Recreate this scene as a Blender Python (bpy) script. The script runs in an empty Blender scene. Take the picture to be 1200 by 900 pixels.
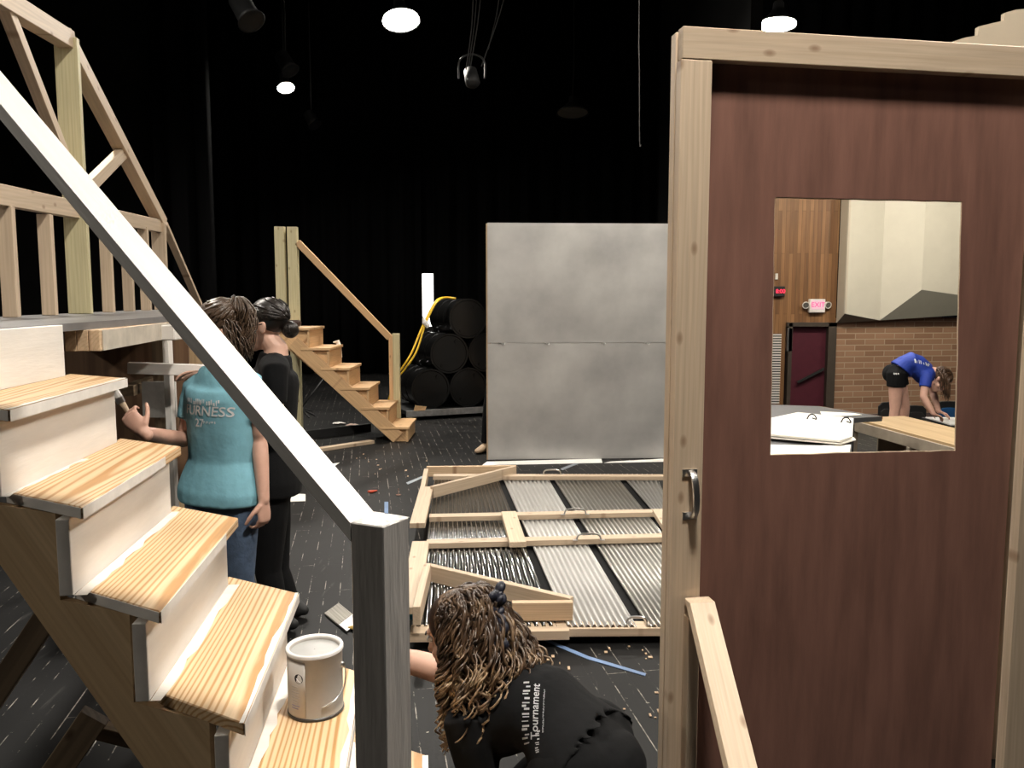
import bpy, bmesh, math, random
from mathutils import Vector, Matrix, Euler
from mathutils.bvhtree import BVHTree
V = Vector
random.seed(7)
sc = bpy.context.scene
COL = sc.collection
PI = math.pi

# ------------------------------------------------------------------ camera
F, TH, EZ = 970.0, math.radians(5.9), 1.605
cam_d = bpy.data.cameras.new('camera')
cam_d.sensor_fit = 'HORIZONTAL'; cam_d.sensor_width = 36.0
cam_d.lens = 36.0 * F / 1200.0
cam_d.clip_start = 0.05; cam_d.clip_end = 100
cam = bpy.data.objects.new('camera', cam_d); COL.objects.link(cam)
cam.location = (0, 0, EZ); cam.rotation_euler = (PI/2 - TH, 0, 0)
sc.camera = cam
sc.view_settings.view_transform = 'Standard'
sc.view_settings.look = 'None'
sc.view_settings.gamma = 1.0
sc.view_settings.use_curve_mapping = False
sc.view_settings.exposure = 0.0
sc.cycles.use_denoising = True
sc.cycles.max_bounces = 6
sc.cycles.sample_clamp_indirect = 6.0
w = bpy.data.worlds.new('world'); sc.world = w; w.use_nodes = True
w.node_tree.nodes['Background'].inputs[0].default_value = (0.010, 0.010, 0.011, 1)
w.node_tree.nodes['Background'].inputs[1].default_value = 0.3

def ray(px, py):
    a = (px-600)/F; b = (450-py)/F; c, s = math.cos(TH), math.sin(TH)
    return V((a, c+b*s, -s+b*c))
def on(px, py, z):            # measured point at a known height
    r = ray(px, py); t = (z-EZ)/r.z
    return V((r.x*t, r.y*t, z))
def at(px, py, Y):            # measured point at a known distance
    r = ray(px, py); t = Y/r.y
    return V((r.x*t, Y, EZ+r.z*t))

# ------------------------------------------------------------------ materials
def new_mat(name):
    m = bpy.data.materials.new(name); m.use_nodes = True
    nt = m.node_tree; return m, nt, nt.nodes['Principled BSDF']
def N(nt, t, **k):
    n = nt.nodes.new(t)
    for a, b in k.items():
        if a in n.inputs: n.inputs[a].default_value = b
        else: setattr(n, a, b)
    return n
def ramp(nt, stops):
    r = nt.nodes.new('ShaderNodeValToRGB'); e = r.color_ramp.elements
    e[0].position, e[0].color = stops[0][0], (*stops[0][1], 1)
    e[1].position, e[1].color = stops[-1][0], (*stops[-1][1], 1)
    for p, c in stops[1:-1]:
        x = e.new(p); x.color = (*c, 1)
    return r
def paint(name, col, rough=0.5, metal=0.0, var=0.15, scale=6.0, bump=0.0, bscale=60, stretch=(1,1,1), coat=0.0, spec=None):
    m, nt, p = new_mat(name)
    tc = N(nt, 'ShaderNodeTexCoord'); mp = N(nt, 'ShaderNodeMapping'); mp.inputs['Scale'].default_value = stretch
    nt.links.new(tc.outputs['Object'], mp.inputs[0])
    no = N(nt, 'ShaderNodeTexNoise', Scale=scale, Detail=5.0, Roughness=0.6)
    nt.links.new(mp.outputs[0], no.inputs['Vector'])
    lo = tuple(c*(1-var) for c in col); hi = tuple(min(1, c*(1+var)) for c in col)
    r = ramp(nt, [(0.3, lo), (0.7, hi)])
    nt.links.new(no.outputs['Fac'], r.inputs[0]); nt.links.new(r.outputs[0], p.inputs['Base Color'])
    p.inputs['Roughness'].default_value = rough; p.inputs['Metallic'].default_value = metal
    if spec is not None: p.inputs['Specular IOR Level'].default_value = spec
    if bump:
        n2 = N(nt, 'ShaderNodeTexNoise', Scale=bscale, Detail=4.0); nt.links.new(mp.outputs[0], n2.inputs['Vector'])
        b = N(nt, 'ShaderNodeBump', Strength=bump, Distance=0.01)
        nt.links.new(n2.outputs['Fac'], b.inputs['Height']); nt.links.new(b.outputs[0], p.inputs['Normal'])
    return m
def emit(name, col, s):
    m, nt, p = new_mat(name)
    p.inputs['Base Color'].default_value = (0, 0, 0, 1)
    p.inputs['Emission Color'].default_value = (*col, 1); p.inputs['Emission Strength'].default_value = s
    return m
def wood(name, light, dark, rings=9.0, contrast=1.0, rough=0.55, knots=True, bump=0.1):
    """sawn softwood: growth rings around a slightly tilted axis along the board (local X), fine fibres, a few knots"""
    m, nt, p = new_mat(name); L = nt.links.new
    tc = N(nt, 'ShaderNodeTexCoord'); oi = N(nt, 'ShaderNodeObjectInfo')
    cmb = N(nt, 'ShaderNodeCombineXYZ')
    mu = N(nt, 'ShaderNodeMath', operation='MULTIPLY'); mu.inputs[1].default_value = 7.0
    L(oi.outputs['Random'], mu.inputs[0]); L(mu.outputs[0], cmb.inputs[0])
    mu2 = N(nt, 'ShaderNodeMath', operation='MULTIPLY_ADD'); mu2.inputs[1].default_value = 0.12; mu2.inputs[2].default_value = -0.05
    L(oi.outputs['Random'], mu2.inputs[0]); L(mu2.outputs[0], cmb.inputs[1])
    cmb.inputs[2].default_value = 0.05
    add = N(nt, 'ShaderNodeVectorMath', operation='ADD'); L(tc.outputs['Object'], add.inputs[0]); L(cmb.outputs[0], add.inputs[1])
    mp = N(nt, 'ShaderNodeMapping'); mp.inputs['Scale'].default_value = (0.10, 1, 1.15); mp.inputs['Rotation'].default_value = (0, 0.045, 0.05)
    L(add.outputs[0], mp.inputs[0])
    nz = N(nt, 'ShaderNodeTexNoise', Scale=3.2, Detail=2.0); L(mp.outputs[0], nz.inputs['Vector'])
    ml = N(nt, 'ShaderNodeMix', data_type='RGBA', blend_type='ADD'); ml.inputs[0].default_value = 0.13
    L(mp.outputs[0], ml.inputs[6]); L(nz.outputs['Color'], ml.inputs[7])
    wv = N(nt, 'ShaderNodeTexWave', wave_type='RINGS', rings_direction='X', wave_profile='SIN')
    wv.inputs['Scale'].default_value = rings; wv.inputs['Distortion'].default_value = 1.2; wv.inputs['Detail'].default_value = 2.0; wv.inputs['Detail Scale'].default_value = 1.5
    L(ml.outputs[2], wv.inputs['Vector'])
    mp2 = N(nt, 'ShaderNodeMapping'); mp2.inputs['Scale'].default_value = (3, 90, 90); L(add.outputs[0], mp2.inputs[0])
    fb = N(nt, 'ShaderNodeTexNoise', Scale=1.0, Detail=3.0); L(mp2.outputs[0], fb.inputs['Vector'])
    mid = tuple(a*.65+b*.35 for a, b in zip(light, dark))
    dk = tuple(a*(1-contrast)+b*contrast for a, b in zip(light, dark))
    r = ramp(nt, [(0.0, dk), (0.10, dk if contrast > .5 else mid), (0.30, mid if contrast > .5 else light), (0.6, light), (1.0, light)]); L(wv.outputs['Fac'], r.inputs[0])
    r2 = ramp(nt, [(0.3, (.82, .80, .78)), (0.7, (1.06, 1.05, 1.04))]); L(fb.outputs['Fac'], r2.inputs[0])
    mx = N(nt, 'ShaderNodeMix', data_type='RGBA', blend_type='MULTIPLY'); mx.inputs[0].default_value = 0.8
    L(r.outputs[0], mx.inputs[6]); L(r2.outputs[0], mx.inputs[7])
    out = mx.outputs[2]
    if knots:
        mp3 = N(nt, 'ShaderNodeMapping'); mp3.inputs['Scale'].default_value = (3.6, 7, 6); L(add.outputs[0], mp3.inputs[0])
        vo = N(nt, 'ShaderNodeTexVoronoi', voronoi_dimensions='2D', Scale=1.0); L(mp3.outputs[0], vo.inputs['Vector'])
        rk = ramp(nt, [(0.02, (.8, .8, .8)), (0.055, (.45, .45, .45)), (0.085, (0, 0, 0))]); L(vo.outputs['Distance'], rk.inputs[0])
        mk = N(nt, 'ShaderNodeMix', data_type='RGBA'); L(rk.outputs[0], mk.inputs[0]); L(out, mk.inputs[6])
        mk.inputs[7].default_value = (dark[0]*.55, dark[1]*.45, dark[2]*.4, 1); out = mk.outputs[2]
    hv = N(nt, 'ShaderNodeHueSaturation'); mr = N(nt, 'ShaderNodeMapRange'); mr.inputs[3].default_value = 0.88; mr.inputs[4].default_value = 1.08
    L(oi.outputs['Random'], mr.inputs[0]); L(mr.outputs[0], hv.inputs['Value']); L(out, hv.inputs['Color'])
    L(hv.outputs[0], p.inputs['Base Color']); p.inputs['Roughness'].default_value = rough
    if bump:
        b = N(nt, 'ShaderNodeBump', Strength=bump, Distance=0.004); L(fb.outputs['Fac'], b.inputs['Height']); L(b.outputs[0], p.inputs['Normal'])
    return m

M = {}
M['tread'] = wood('pine_tread', (.74, .545, .33), (.50, .27, .10), rings=27, contrast=1.0, rough=.5, knots=False)
M['pine'] = wood('pine_lumber', (.62, .45, .29), (.50, .33, .19), rings=26, contrast=.5)
M['pale'] = wood('pale_lumber', (.60, .47, .34), (.52, .39, .26), rings=24, contrast=.22)
M['green'] = wood('treated_lumber', (.60, .54, .33), (.50, .43, .24), rings=22, contrast=.45)
M['stair2'] = wood('fir_lumber', (.62, .40, .21), (.50, .30, .15), rings=24, contrast=.45)
M['darkwood'] = wood('dark_lumber', (.26, .19, .12), (.16, .11, .07), rings=10, contrast=.6)
M['ply'] = wood('plywood_face', (.58, .42, .25), (.49, .34, .19), rings=3.0, contrast=.7, knots=False)
M['brownply'] = wood('brown_plywood', (.24, .14, .08), (.15, .08, .045), rings=4.0, contrast=.7, knots=False)
M['white'] = paint('white_primer', (.74, .70, .65), .5, var=.10, scale=5, bump=.08, bscale=40, stretch=(.4, 3, 3))
M['whitebrush'] = M['white']
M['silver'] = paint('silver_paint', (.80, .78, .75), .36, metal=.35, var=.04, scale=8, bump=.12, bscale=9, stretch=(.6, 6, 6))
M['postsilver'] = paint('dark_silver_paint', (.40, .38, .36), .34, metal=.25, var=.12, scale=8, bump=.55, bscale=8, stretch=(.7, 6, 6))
M['chrome'] = paint('galvanised_steel', (.72, .71, .70), .28, metal=1.0, var=.05)
M['black'] = paint('black_paint', (.012, .012, .012), .6, var=.3)
M['drum'] = paint('black_enamel', (.006, .006, .006), .16, var=.2, scale=3)
M['blackcloth'] = paint('black_cloth', (.0022, .0022, .0026), .9, var=.3, scale=20, bump=.2, bscale=30, spec=.25)
M['velvet'] = paint('black_velvet', (.0035, .0035, .0037), .95, var=.3, scale=4, stretch=(1, 1, .05), spec=.05)
M['yellow'] = paint('yellow_rubber', (.75, .48, .03), .45, var=.05)
M['paper'] = paint('white_paper', (.82, .80, .77), .7, var=.03)
M['board'] = paint('white_board', (.80, .76, .68), .6, var=.03)
M['skin'] = paint('skin', (.62, .36, .27), .5, var=.07, scale=12)
M['skin2'] = paint('skin_light', (.66, .40, .30), .5, var=.07, scale=12)
M['teal'] = paint('teal_cotton', (.20, .44, .53), .85, var=.14, scale=9, bump=.9, bscale=7)
M['jeans'] = paint('blue_denim', (.055, .085, .14), .85, var=.3, scale=14, bump=.3, bscale=50)
M['blue'] = paint('blue_jersey', (.015, .045, .33), .7, var=.15, scale=9, bump=.6, bscale=12)
M['hairb'] = paint('brown_hair', (.055, .032, .018), .42, var=.5, scale=30, stretch=(1, 1, .15))
M['haird'] = paint('black_hair', (.012, .008, .006), .4, var=.3, scale=30)
M['sole'] = paint('tan_leather', (.42, .30, .19), .6, var=.1)
M['print'] = paint('white_print', (.75, .76, .76), .7, var=.05)
M['greyprint'] = paint('grey_print', (.42, .42, .43), .7, var=.05)
M['lensglass'] = paint('lens_tint', (.02, .02, .02), .1)
M['deck'] = paint('grey_deck_paint', (.16, .155, .155), .38, var=.25, scale=4)
M['brush'] = paint('pale_bristle', (.30, .28, .24), .6, var=.5, scale=30, stretch=(.05, 3, 3))
M['duct'] = paint('silver_edging', (.5, .5, .5), .35, metal=.8, var=.25, scale=14)

# ------------------------------------------------------------------ object helpers
WM = {}
def tag(o, label, cat, group=None, kind=None):
    o['label'] = label; o['category'] = cat
    if group: o['group'] = group
    if kind: o['kind'] = kind
    return o
def empty(name, loc, label, cat, group=None):
    o = bpy.data.objects.new(name, None); COL.objects.link(o)
    o.empty_display_size = .1; o.location = loc; WM[o] = Matrix.Translation(V(loc))
    return tag(o, label, cat, group)
def link(name, me, mat, parent=None, mw=None):
    o = bpy.data.objects.new(name, me); COL.objects.link(o)
    if mat is not None and not me.materials:
        for mm in (mat if isinstance(mat, (list, tuple)) else [mat]): me.materials.append(mm)
    mw = mw or Matrix.Identity(4); WM[o] = mw
    if parent is not None:
        o.parent = parent; o.matrix_local = WM[parent].inverted() @ mw
    else: o.matrix_local = mw
    return o
def finish(bm, name, mat, parent=None, mw=None, smooth=False, recentre=True):
    """bmesh in world space -> one object whose origin sits at its base"""
    bmesh.ops.recalc_face_normals(bm, faces=bm.faces[:])
    if smooth:
        for f in bm.faces: f.smooth = True
    if mw is None and recentre and bm.verts:
        xs = [v.co for v in bm.verts]
        c = V(((min(v.x for v in xs)+max(v.x for v in xs))/2, (min(v.y for v in xs)+max(v.y for v in xs))/2, min(v.z for v in xs)))
        bmesh.ops.translate(bm, verts=bm.verts[:], vec=-c); mw = Matrix.Translation(c)
    me = bpy.data.meshes.new(name); bm.to_mesh(me); bm.free()
    return link(name, me, mat, parent, mw)
def structure(o):
    o['kind'] = 'structure'; return o
def frame(A, B, up):
    x = (B-A).normalized(); z = V(up); z = (z - x*z.dot(x)).normalized(); y = z.cross(x)
    return x, y, z
def box_bm(bm, sx, sy, sz, c=(0, 0, 0), bev=0.0):
    r = bmesh.ops.create_cube(bm, size=1.0, matrix=Matrix.Translation(V(c)) @ Matrix.Diagonal((sx, sy, sz, 1)))
    if bev:
        es = list({e for v in r['verts'] for e in v.link_edges})
        bmesh.ops.bevel(bm, geom=es, offset=bev, segments=1, affect='EDGES', profile=.5)
def beam(name, A, B, w, t, mat, parent=None, up=(0, 0, 1), bev=.002, off=(0, 0)):
    """sawn board from A to B: w across, t along `up`; off shifts the axis by (across, up)"""
    A, B = V(A), V(B); x, y, z = frame(A, B, up)
    c = (A+B)/2 + y*off[0] + z*off[1]
    mw = Matrix((x, y, z)).transposed().to_4x4(); mw.translation = c
    bm = bmesh.new(); box_bm(bm, (B-A).length, w, t, bev=min(bev, t*.3))
    me = bpy.data.meshes.new(name); bm.to_mesh(me); bm.free()
    return link(name, me, mat, parent, mw)
def prism_bm(bm, pts, vec, bev=0):
    """polygon `pts` (world) extruded by vec"""
    vec = V(vec); a = [bm.verts.new(V(p)) for p in pts]; b = [bm.verts.new(V(p)+vec) for p in pts]
    n = len(pts)
    bm.faces.new(a); bm.faces.new(b[::-1])
    for i in range(n): bm.faces.new((a[i], b[i], b[(i+1) % n], a[(i+1) % n]))
    if bev:
        bm.normal_update()
        es = [e for v in a+b for e in v.link_edges]
        bmesh.ops.recalc_face_normals(bm, faces=bm.faces[:])
        bmesh.ops.bevel(bm, geom=list(set(es)), offset=bev, segments=1, affect='EDGES', profile=.5)
def prism(name, pts, vec, mat, parent=None, xdir=None, bev=0):
    """prism with its local X along xdir (so wood grain follows it)"""
    bm = bmesh.new(); prism_bm(bm, pts, vec, bev)
    bmesh.ops.recalc_face_normals(bm, faces=bm.faces[:])
    if xdir is None: return finish(bm, name, mat, parent)
    x = V(xdir).normalized(); z = V((0, 0, 1)) if abs(x.z) < .9 else V((0, 1, 0))
    z = (z - x*z.dot(x)).normalized(); y = z.cross(x)
    mw = Matrix((x, y, z)).transposed().to_4x4(); mw.translation = sum((V(p) for p in pts), V())/len(pts)
    bmesh.ops.transform(bm, matrix=mw.inverted(), verts=bm.verts[:])
    return finish(bm, name, mat, parent, mw)
def sample(pts, n):
    """Catmull-Rom through pts"""
    pts = [V(p) for p in pts]; P = [pts[0]*2-pts[1]] + pts + [pts[-1]*2-pts[-2]]; out = []
    for i in range(1, len(P)-2):
        for k in range(n):
            t = k/n; a, b, c, d = P[i-1], P[i], P[i+1], P[i+2]
            out.append(.5*((2*b)+(c-a)*t+(2*a-5*b+4*c-d)*t*t+(3*b-a-3*c+d)*t**3))
    out.append(pts[-1]); return out
def loft(bm, rings, side, n=14, cap='round'):
    """rings [(centre, a, b)]: ellipses, a along side; round or flat ends"""
    R = [(V(c), a, b) for c, a, b in rings]
    if cap == 'round':
        def dome(i, j):
            c, a, b = R[i]; d = (c-R[j][0]).normalized(); r = min(a, b)
            return [(c+d*r*math.sin(t), a*math.cos(t) , b*math.cos(t)) for t in (.5, .95, 1.3)]
        R = dome(0, 1)[::-1] + R + dome(-1, -2)
    prev = None; first = None; side = V(side)
    for i, (c, a, b) in enumerate(R):
        t = (R[min(i+1, len(R)-1)][0] - R[max(i-1, 0)][0])
        t = t.normalized() if t.length > 1e-9 else V((0, 0, 1))
        s = side - t*side.dot(t)
        if s.length < 1e-3: s = V((.3, .5, .8)); s = s - t*s.dot(t)
        s.normalize(); u = t.cross(s)
        ring = [bm.verts.new(c + s*(a*math.cos(2*PI*k/n)) + u*(b*math.sin(2*PI*k/n))) for k in range(n)]
        if prev:
            for k in range(n): bm.faces.new((prev[k], prev[(k+1) % n], ring[(k+1) % n], ring[k]))
        else: first = ring
        prev = ring
    bm.faces.new(first[::-1]); bm.faces.new(prev)
def tube(bm, pts, r, n=8, cap='flat', r1=None):
    m = max(1, len(pts)-1); r1 = r if r1 is None else r1
    R = [r + (r1-r)*i/m for i in range(len(pts))]
    loft(bm, [(p, q, q) for p, q in zip(pts, R)], (.31, .52, .8), n, cap)
def ellipsoid(bm, c, rx, ry, rz, X=(1, 0, 0), Y=(0, 1, 0), Z=(0, 0, 1), u=18, v=12):
    m = Matrix((V(X)*rx, V(Y)*ry, V(Z)*rz)).transposed().to_4x4(); m.translation = V(c)
    bmesh.ops.create_uvsphere(bm, u_segments=u, v_segments=v, radius=1.0, matrix=m)
def lathe(bm, prof, mw, n=32, close=False):
    rings = []
    for r, z in prof:
        rings.append([bm.verts.new(mw @ V((r*math.cos(2*PI*k/n), r*math.sin(2*PI*k/n), z))) for k in range(n)])
    for a, b in zip(rings, rings[1:]):
        for k in range(n): bm.faces.new((a[k], a[(k+1) % n], b[(k+1) % n], b[k]))
    if close: bm.faces.new(rings[0][::-1]); bm.faces.new(rings[-1])
def axes(d, side=(0, 0, 1)):
    """matrix whose Z is d"""
    z = V(d).normalized(); s = V(side); x = (s - z*s.dot(z))
    if x.length < 1e-3: x = V((1, 0, 0)); x = x - z*x.dot(z)
    x.normalize(); y = z.cross(x); return Matrix((x, y, z)).transposed().to_4x4()
def remeshed(bm, voxel, smooth=4, factor=.5):
    me = bpy.data.meshes.new('tmp'); bmesh.ops.recalc_face_normals(bm, faces=bm.faces[:]); bm.to_mesh(me); bm.free()
    o = bpy.data.objects.new('tmp', me); COL.objects.link(o)
    r = o.modifiers.new('r', 'REMESH'); r.mode = 'VOXEL'; r.voxel_size = voxel; r.use_smooth_shade = True
    if smooth:
        s = o.modifiers.new('s', 'SMOOTH'); s.iterations = smooth; s.factor = factor
    dg = bpy.context.evaluated_depsgraph_get(); dg.update()
    out = bpy.data.meshes.new_from_object(o.evaluated_get(dg))
    bpy.data.objects.remove(o); bpy.data.meshes.remove(me)
    for p in out.polygons: p.use_smooth = True
    return out
def text_mesh(s, size, shear=0.0, extrude=0.0):
    c = bpy.data.curves.new('t', 'FONT'); c.body = s; c.size = size; c.align_x = 'CENTER'; c.align_y = 'CENTER'; c.shear = shear; c.extrude = extrude; c.resolution_u = 3
    c.offset = size*.012
    o = bpy.data.objects.new('t', c); COL.objects.link(o)
    dg = bpy.context.evaluated_depsgraph_get(); dg.update()
    me = bpy.data.meshes.new_from_object(o.evaluated_get(dg)); bpy.data.objects.remove(o)
    return me
def flat_text(name, s, size, mw, mat, parent, **k):
    me = text_mesh(s, size, **k); me.name = name; me.materials.clear()
    return link(name, me, mat, parent, mw)
def scribble(width, h, seed, n):
    """rows of short strokes: print too blurred to read"""
    rnd = random.Random(seed); bm = bmesh.new(); x = -width/2
    while x < width/2:
        ww = h*rnd.uniform(.12, .3); hh = h*rnd.uniform(.5, 1)
        box_bm(bm, ww, hh, .0005, (x+ww/2, (hh-h)/2*rnd.choice((-1, 1)), 0)); x += ww + h*rnd.choice((.12, .18, .4))
    me = bpy.data.meshes.new('p'); bm.to_mesh(me); bm.free(); return me
def wrap_print(name, me, target, o, u, v, mat, parent, lift=.0025):
    """lay a flat print on a garment: every point dropped on the cloth along the print's normal"""
    u, v = V(u).normalized(), V(v).normalized(); nrm = u.cross(v).normalized(); o = V(o)
    tm = WM[target]; bvh = BVHTree.FromPolygons([tm @ x.co for x in target.data.vertices], [tuple(p.vertices) for p in target.data.polygons])
    bm = bmesh.new(); bm.from_mesh(me)
    bmesh.ops.subdivide_edges(bm, edges=[e for e in bm.edges if e.calc_length() > .02], cuts=2)
    bmesh.ops.triangulate(bm, faces=bm.faces[:])
    for x in bm.verts:
        p = o + u*x.co.x + v*x.co.y
        h = bvh.ray_cast(p + nrm*.25, -nrm)
        x.co = (h[0] if h[0] is not None else p) + nrm*lift
    me2 = bpy.data.meshes.new(name); bm.to_mesh(me2); bm.free()
    return link(name, me2, mat, parent, Matrix.Identity(4))
# ================================================================== THE SETTING
def stage_floor_mat():
    m, nt, p = new_mat('black_stage_floor'); L = nt.links.new
    tc = N(nt, 'ShaderNodeTexCoord'); mp = N(nt, 'ShaderNodeMapping'); mp.inputs['Rotation'].default_value = (0, 0, math.radians(-10))
    L(tc.outputs['Object'], mp.inputs[0])
    br = N(nt, 'ShaderNodeTexBrick'); br.offset = .37; br.inputs['Scale'].default_value = 1.0
    br.inputs['Brick Width'].default_value = .09; br.inputs['Row Height'].default_value = 1.1
    br.inputs['Mortar Size'].default_value = .0022; br.inputs['Mortar Smooth'].default_value = .1
    # strips run along Y: swap axes
    sp = N(nt, 'ShaderNodeSeparateXYZ'); cb = N(nt, 'ShaderNodeCombineXYZ'); L(mp.outputs[0], sp.inputs[0]); L(sp.outputs[1], cb.inputs[0]); L(sp.outputs[0], cb.inputs[1])
    br.inputs['Brick Width'].default_value = 1.25; br.inputs['Row Height'].default_value = .083
    L(cb.outputs[0], br.inputs['Vector'])
    n1 = N(nt, 'ShaderNodeTexNoise', Scale=5.0, Detail=6.0, Roughness=.7); L(tc.outputs['Object'], n1.inputs['Vector'])
    r1 = ramp(nt, [(.50, (0, 0, 0)), (.60, (1, 1, 1))]); L(n1.outputs['Fac'], r1.inputs[0])
    mu = N(nt, 'ShaderNodeMath', operation='MULTIPLY'); L(br.outputs['Fac'], mu.inputs[0]); L(r1.outputs[0], mu.inputs[1])
    n2 = N(nt, 'ShaderNodeTexNoise', Scale=1.2, Detail=4.0); L(tc.outputs['Object'], n2.inputs['Vector'])
    rb = ramp(nt, [(.3, (.005, .005, .0052)), (.7, (.0135, .013, .0127))]); L(n2.outputs['Fac'], rb.inputs[0])
    mx = N(nt, 'ShaderNodeMix', data_type='RGBA'); L(mu.outputs[0], mx.inputs[0]); L(rb.outputs[0], mx.inputs[6]); mx.inputs[7].default_value = (.36, .33, .29, 1)
    # old paint flecks and scuffs
    vo = N(nt, 'ShaderNodeTexNoise', Scale=34.0, Detail=3.0, Roughness=.6); L(tc.outputs['Object'], vo.inputs['Vector'])
    r3 = ramp(nt, [(.705, (0, 0, 0)), (.74, (1, 1, 1))]); L(vo.outputs['Fac'], r3.inputs[0])
    m2 = N(nt, 'ShaderNodeMix', data_type='RGBA'); L(r3.outputs[0], m2.inputs[0]); L(mx.outputs[2], m2.inputs[6]); m2.inputs[7].default_value = (.33, .30, .26, 1)
    mp4 = N(nt, 'ShaderNodeMapping'); mp4.inputs['Scale'].default_value = (26, 3, 1); mp4.inputs['Rotation'].default_value = (0, 0, .35); L(tc.outputs['Object'], mp4.inputs[0])
    sc_ = N(nt, 'ShaderNodeTexNoise', Scale=1.0, Detail=4.0); L(mp4.outputs[0], sc_.inputs['Vector'])
    r4 = ramp(nt, [(.66, (0, 0, 0)), (.76, (.5, .5, .5))]); L(sc_.outputs['Fac'], r4.inputs[0])
    m3 = N(nt, 'ShaderNodeMix', data_type='RGBA'); L(r4.outputs[0], m3.inputs[0]); L(m2.outputs[2], m3.inputs[6]); m3.inputs[7].default_value = (.085, .08, .075, 1)
    L(m3.outputs[2], p.inputs['Base Color']); p.inputs['Specular IOR Level'].default_value = .16
    rr = N(nt, 'ShaderNodeMapRange'); rr.inputs[3].default_value = .42; rr.inputs[4].default_value = .62; L(n2.outputs['Fac'], rr.inputs[0]); L(rr.outputs[0], p.inputs['Roughness'])
    b = N(nt, 'ShaderNodeBump', Strength=.25, Distance=.002); b.invert = True; L(br.outputs['Fac'], b.inputs['Height']); L(b.outputs[0], p.inputs['Normal'])
    return m
def brick_mat():
    m, nt, p = new_mat('long_brick'); L = nt.links.new
    tc = N(nt, 'ShaderNodeTexCoord'); sp = N(nt, 'ShaderNodeSeparateXYZ'); cb = N(nt, 'ShaderNodeCombineXYZ')
    L(tc.outputs['Object'], sp.inputs[0]); L(sp.outputs[0], cb.inputs[0]); L(sp.outputs[2], cb.inputs[1])
    br = N(nt, 'ShaderNodeTexBrick'); br.inputs['Scale'].default_value = 1; br.inputs['Brick Width'].default_value = .46; br.inputs['Row Height'].default_value = .127
    br.inputs['Mortar Size'].default_value = .012; br.inputs['Mortar Smooth'].default_value = .3; br.inputs['Bias'].default_value = -.1
    br.inputs['Color1'].default_value = (.33, .19, .115, 1); br.inputs['Color2'].default_value = (.22, .115, .065, 1); br.inputs['Mortar'].default_value = (.40, .29, .20, 1)
    L(cb.outputs[0], br.inputs['Vector']); L(br.outputs['Color'], p.inputs['Base Color']); p.inputs['Roughness'].default_value = .85
    b = N(nt, 'ShaderNodeBump', Strength=.5, Distance=.01); b.invert = True; L(br.outputs['Fac'], b.inputs['Height']); L(b.outputs[0], p.inputs['Normal'])
    return m
def strip_wood_mat():
    m, nt, p = new_mat('oak_strip_panelling'); L = nt.links.new
    tc = N(nt, 'ShaderNodeTexCoord'); sp = N(nt, 'ShaderNodeSeparateXYZ'); cb = N(nt, 'ShaderNodeCombineXYZ')
    L(tc.outputs['Object'], sp.inputs[0]); L(sp.outputs[2], cb.inputs[0]); L(sp.outputs[0], cb.inputs[1])
    br = N(nt, 'ShaderNodeTexBrick'); br.inputs['Scale'].default_value = 1; br.inputs['Brick Width'].default_value = 2.2; br.inputs['Row Height'].default_value = .085; br.offset = .41
    br.inputs['Mortar Size'].default_value = .004; br.inputs['Color1'].default_value = (.29, .145, .06, 1); br.inputs['Color2'].default_value = (.165, .075, .028, 1); br.inputs['Mortar'].default_value = (.12, .06, .02, 1)
    L(cb.outputs[0], br.inputs['Vector'])
    mp = N(nt, 'ShaderNodeMapping'); mp.inputs['Scale'].default_value = (12, 12, .8); L(tc.outputs['Object'], mp.inputs[0])
    no = N(nt, 'ShaderNodeTexNoise', Scale=1.5, Detail=4.0); L(mp.outputs[0], no.inputs['Vector'])
    r = ramp(nt, [(.3, (.75, .75, .75)), (.7, (1.15, 1.12, 1.1))]); L(no.outputs['Fac'], r.inputs[0])
    mx = N(nt, 'ShaderNodeMix', data_type='RGBA', blend_type='MULTIPLY'); mx.inputs[0].default_value = 1; L(br.outputs['Color'], mx.inputs[6]); L(r.outputs[0], mx.inputs[7])
    L(mx.outputs[2], p.inputs['Base Color']); p.inputs['Roughness'].default_value = .5
    return m
def poly_obj(name, pts, mat, thick=(0, 0, -.1), **k):
    return structure(prism(name, pts, thick, mat, **k))
WY = 18.0                                            # the auditorium's side wall
HF = -.93                                            # its floor
fl = bmesh.new()
prism_bm(fl, [(-11, -5, 0), (12, -5, 0), (12, 9.6, 0), (3.2, 9.9, 0), (3.2, 18.6, 0), (-11, 18.6, 0)], (0, 0, -.12))
me = bpy.data.meshes.new('floor'); fl.to_mesh(me); fl.free(); structure(link('floor', me, stage_floor_mat()))
poly_obj('floor_house', [(3.2, 9.6, HF), (12, 9.6, HF), (12, 18.6, HF), (3.2, 18.6, HF)], paint('house_carpet', (.05, .03, .03), .9))
dark = paint('dark_wall_paint', (.012, .0115, .011), .85, var=.3, scale=1.5)
warmdark = paint('brown_black_wall', (.020, .017, .014), .85, var=.35, scale=1.2)
poly_obj('wall_left', [(-11, -5, 0), (-11, 18.6, 0), (-11, 18.6, 9.5), (-11, -5, 9.5)], warmdark, (-.2, 0, 0))
poly_obj('wall_back', [(-11, 18.6, 0), (3.2, 18.6, 0), (3.2, 18.6, 9.5), (-11, 18.6, 9.5)], dark, (0, .2, 0))
poly_obj('wall_front', [(-11, -5, 0), (12, -5, 0), (12, -5, 9.5), (-11, -5, 9.5)], dark, (0, -.2, 0))
poly_obj('wall_right', [(12, -5, HF), (12, 18.6, HF), (12, 18.6, 9.5), (12, -5, 9.5)], dark, (.2, 0, 0))
poly_obj('wall_divider', [(3.2, 11.0, HF), (3.2, 18.6, HF), (3.2, 18.6, 9.5), (3.2, 11.0, 9.5)], dark, (-.15, 0, 0))
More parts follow.
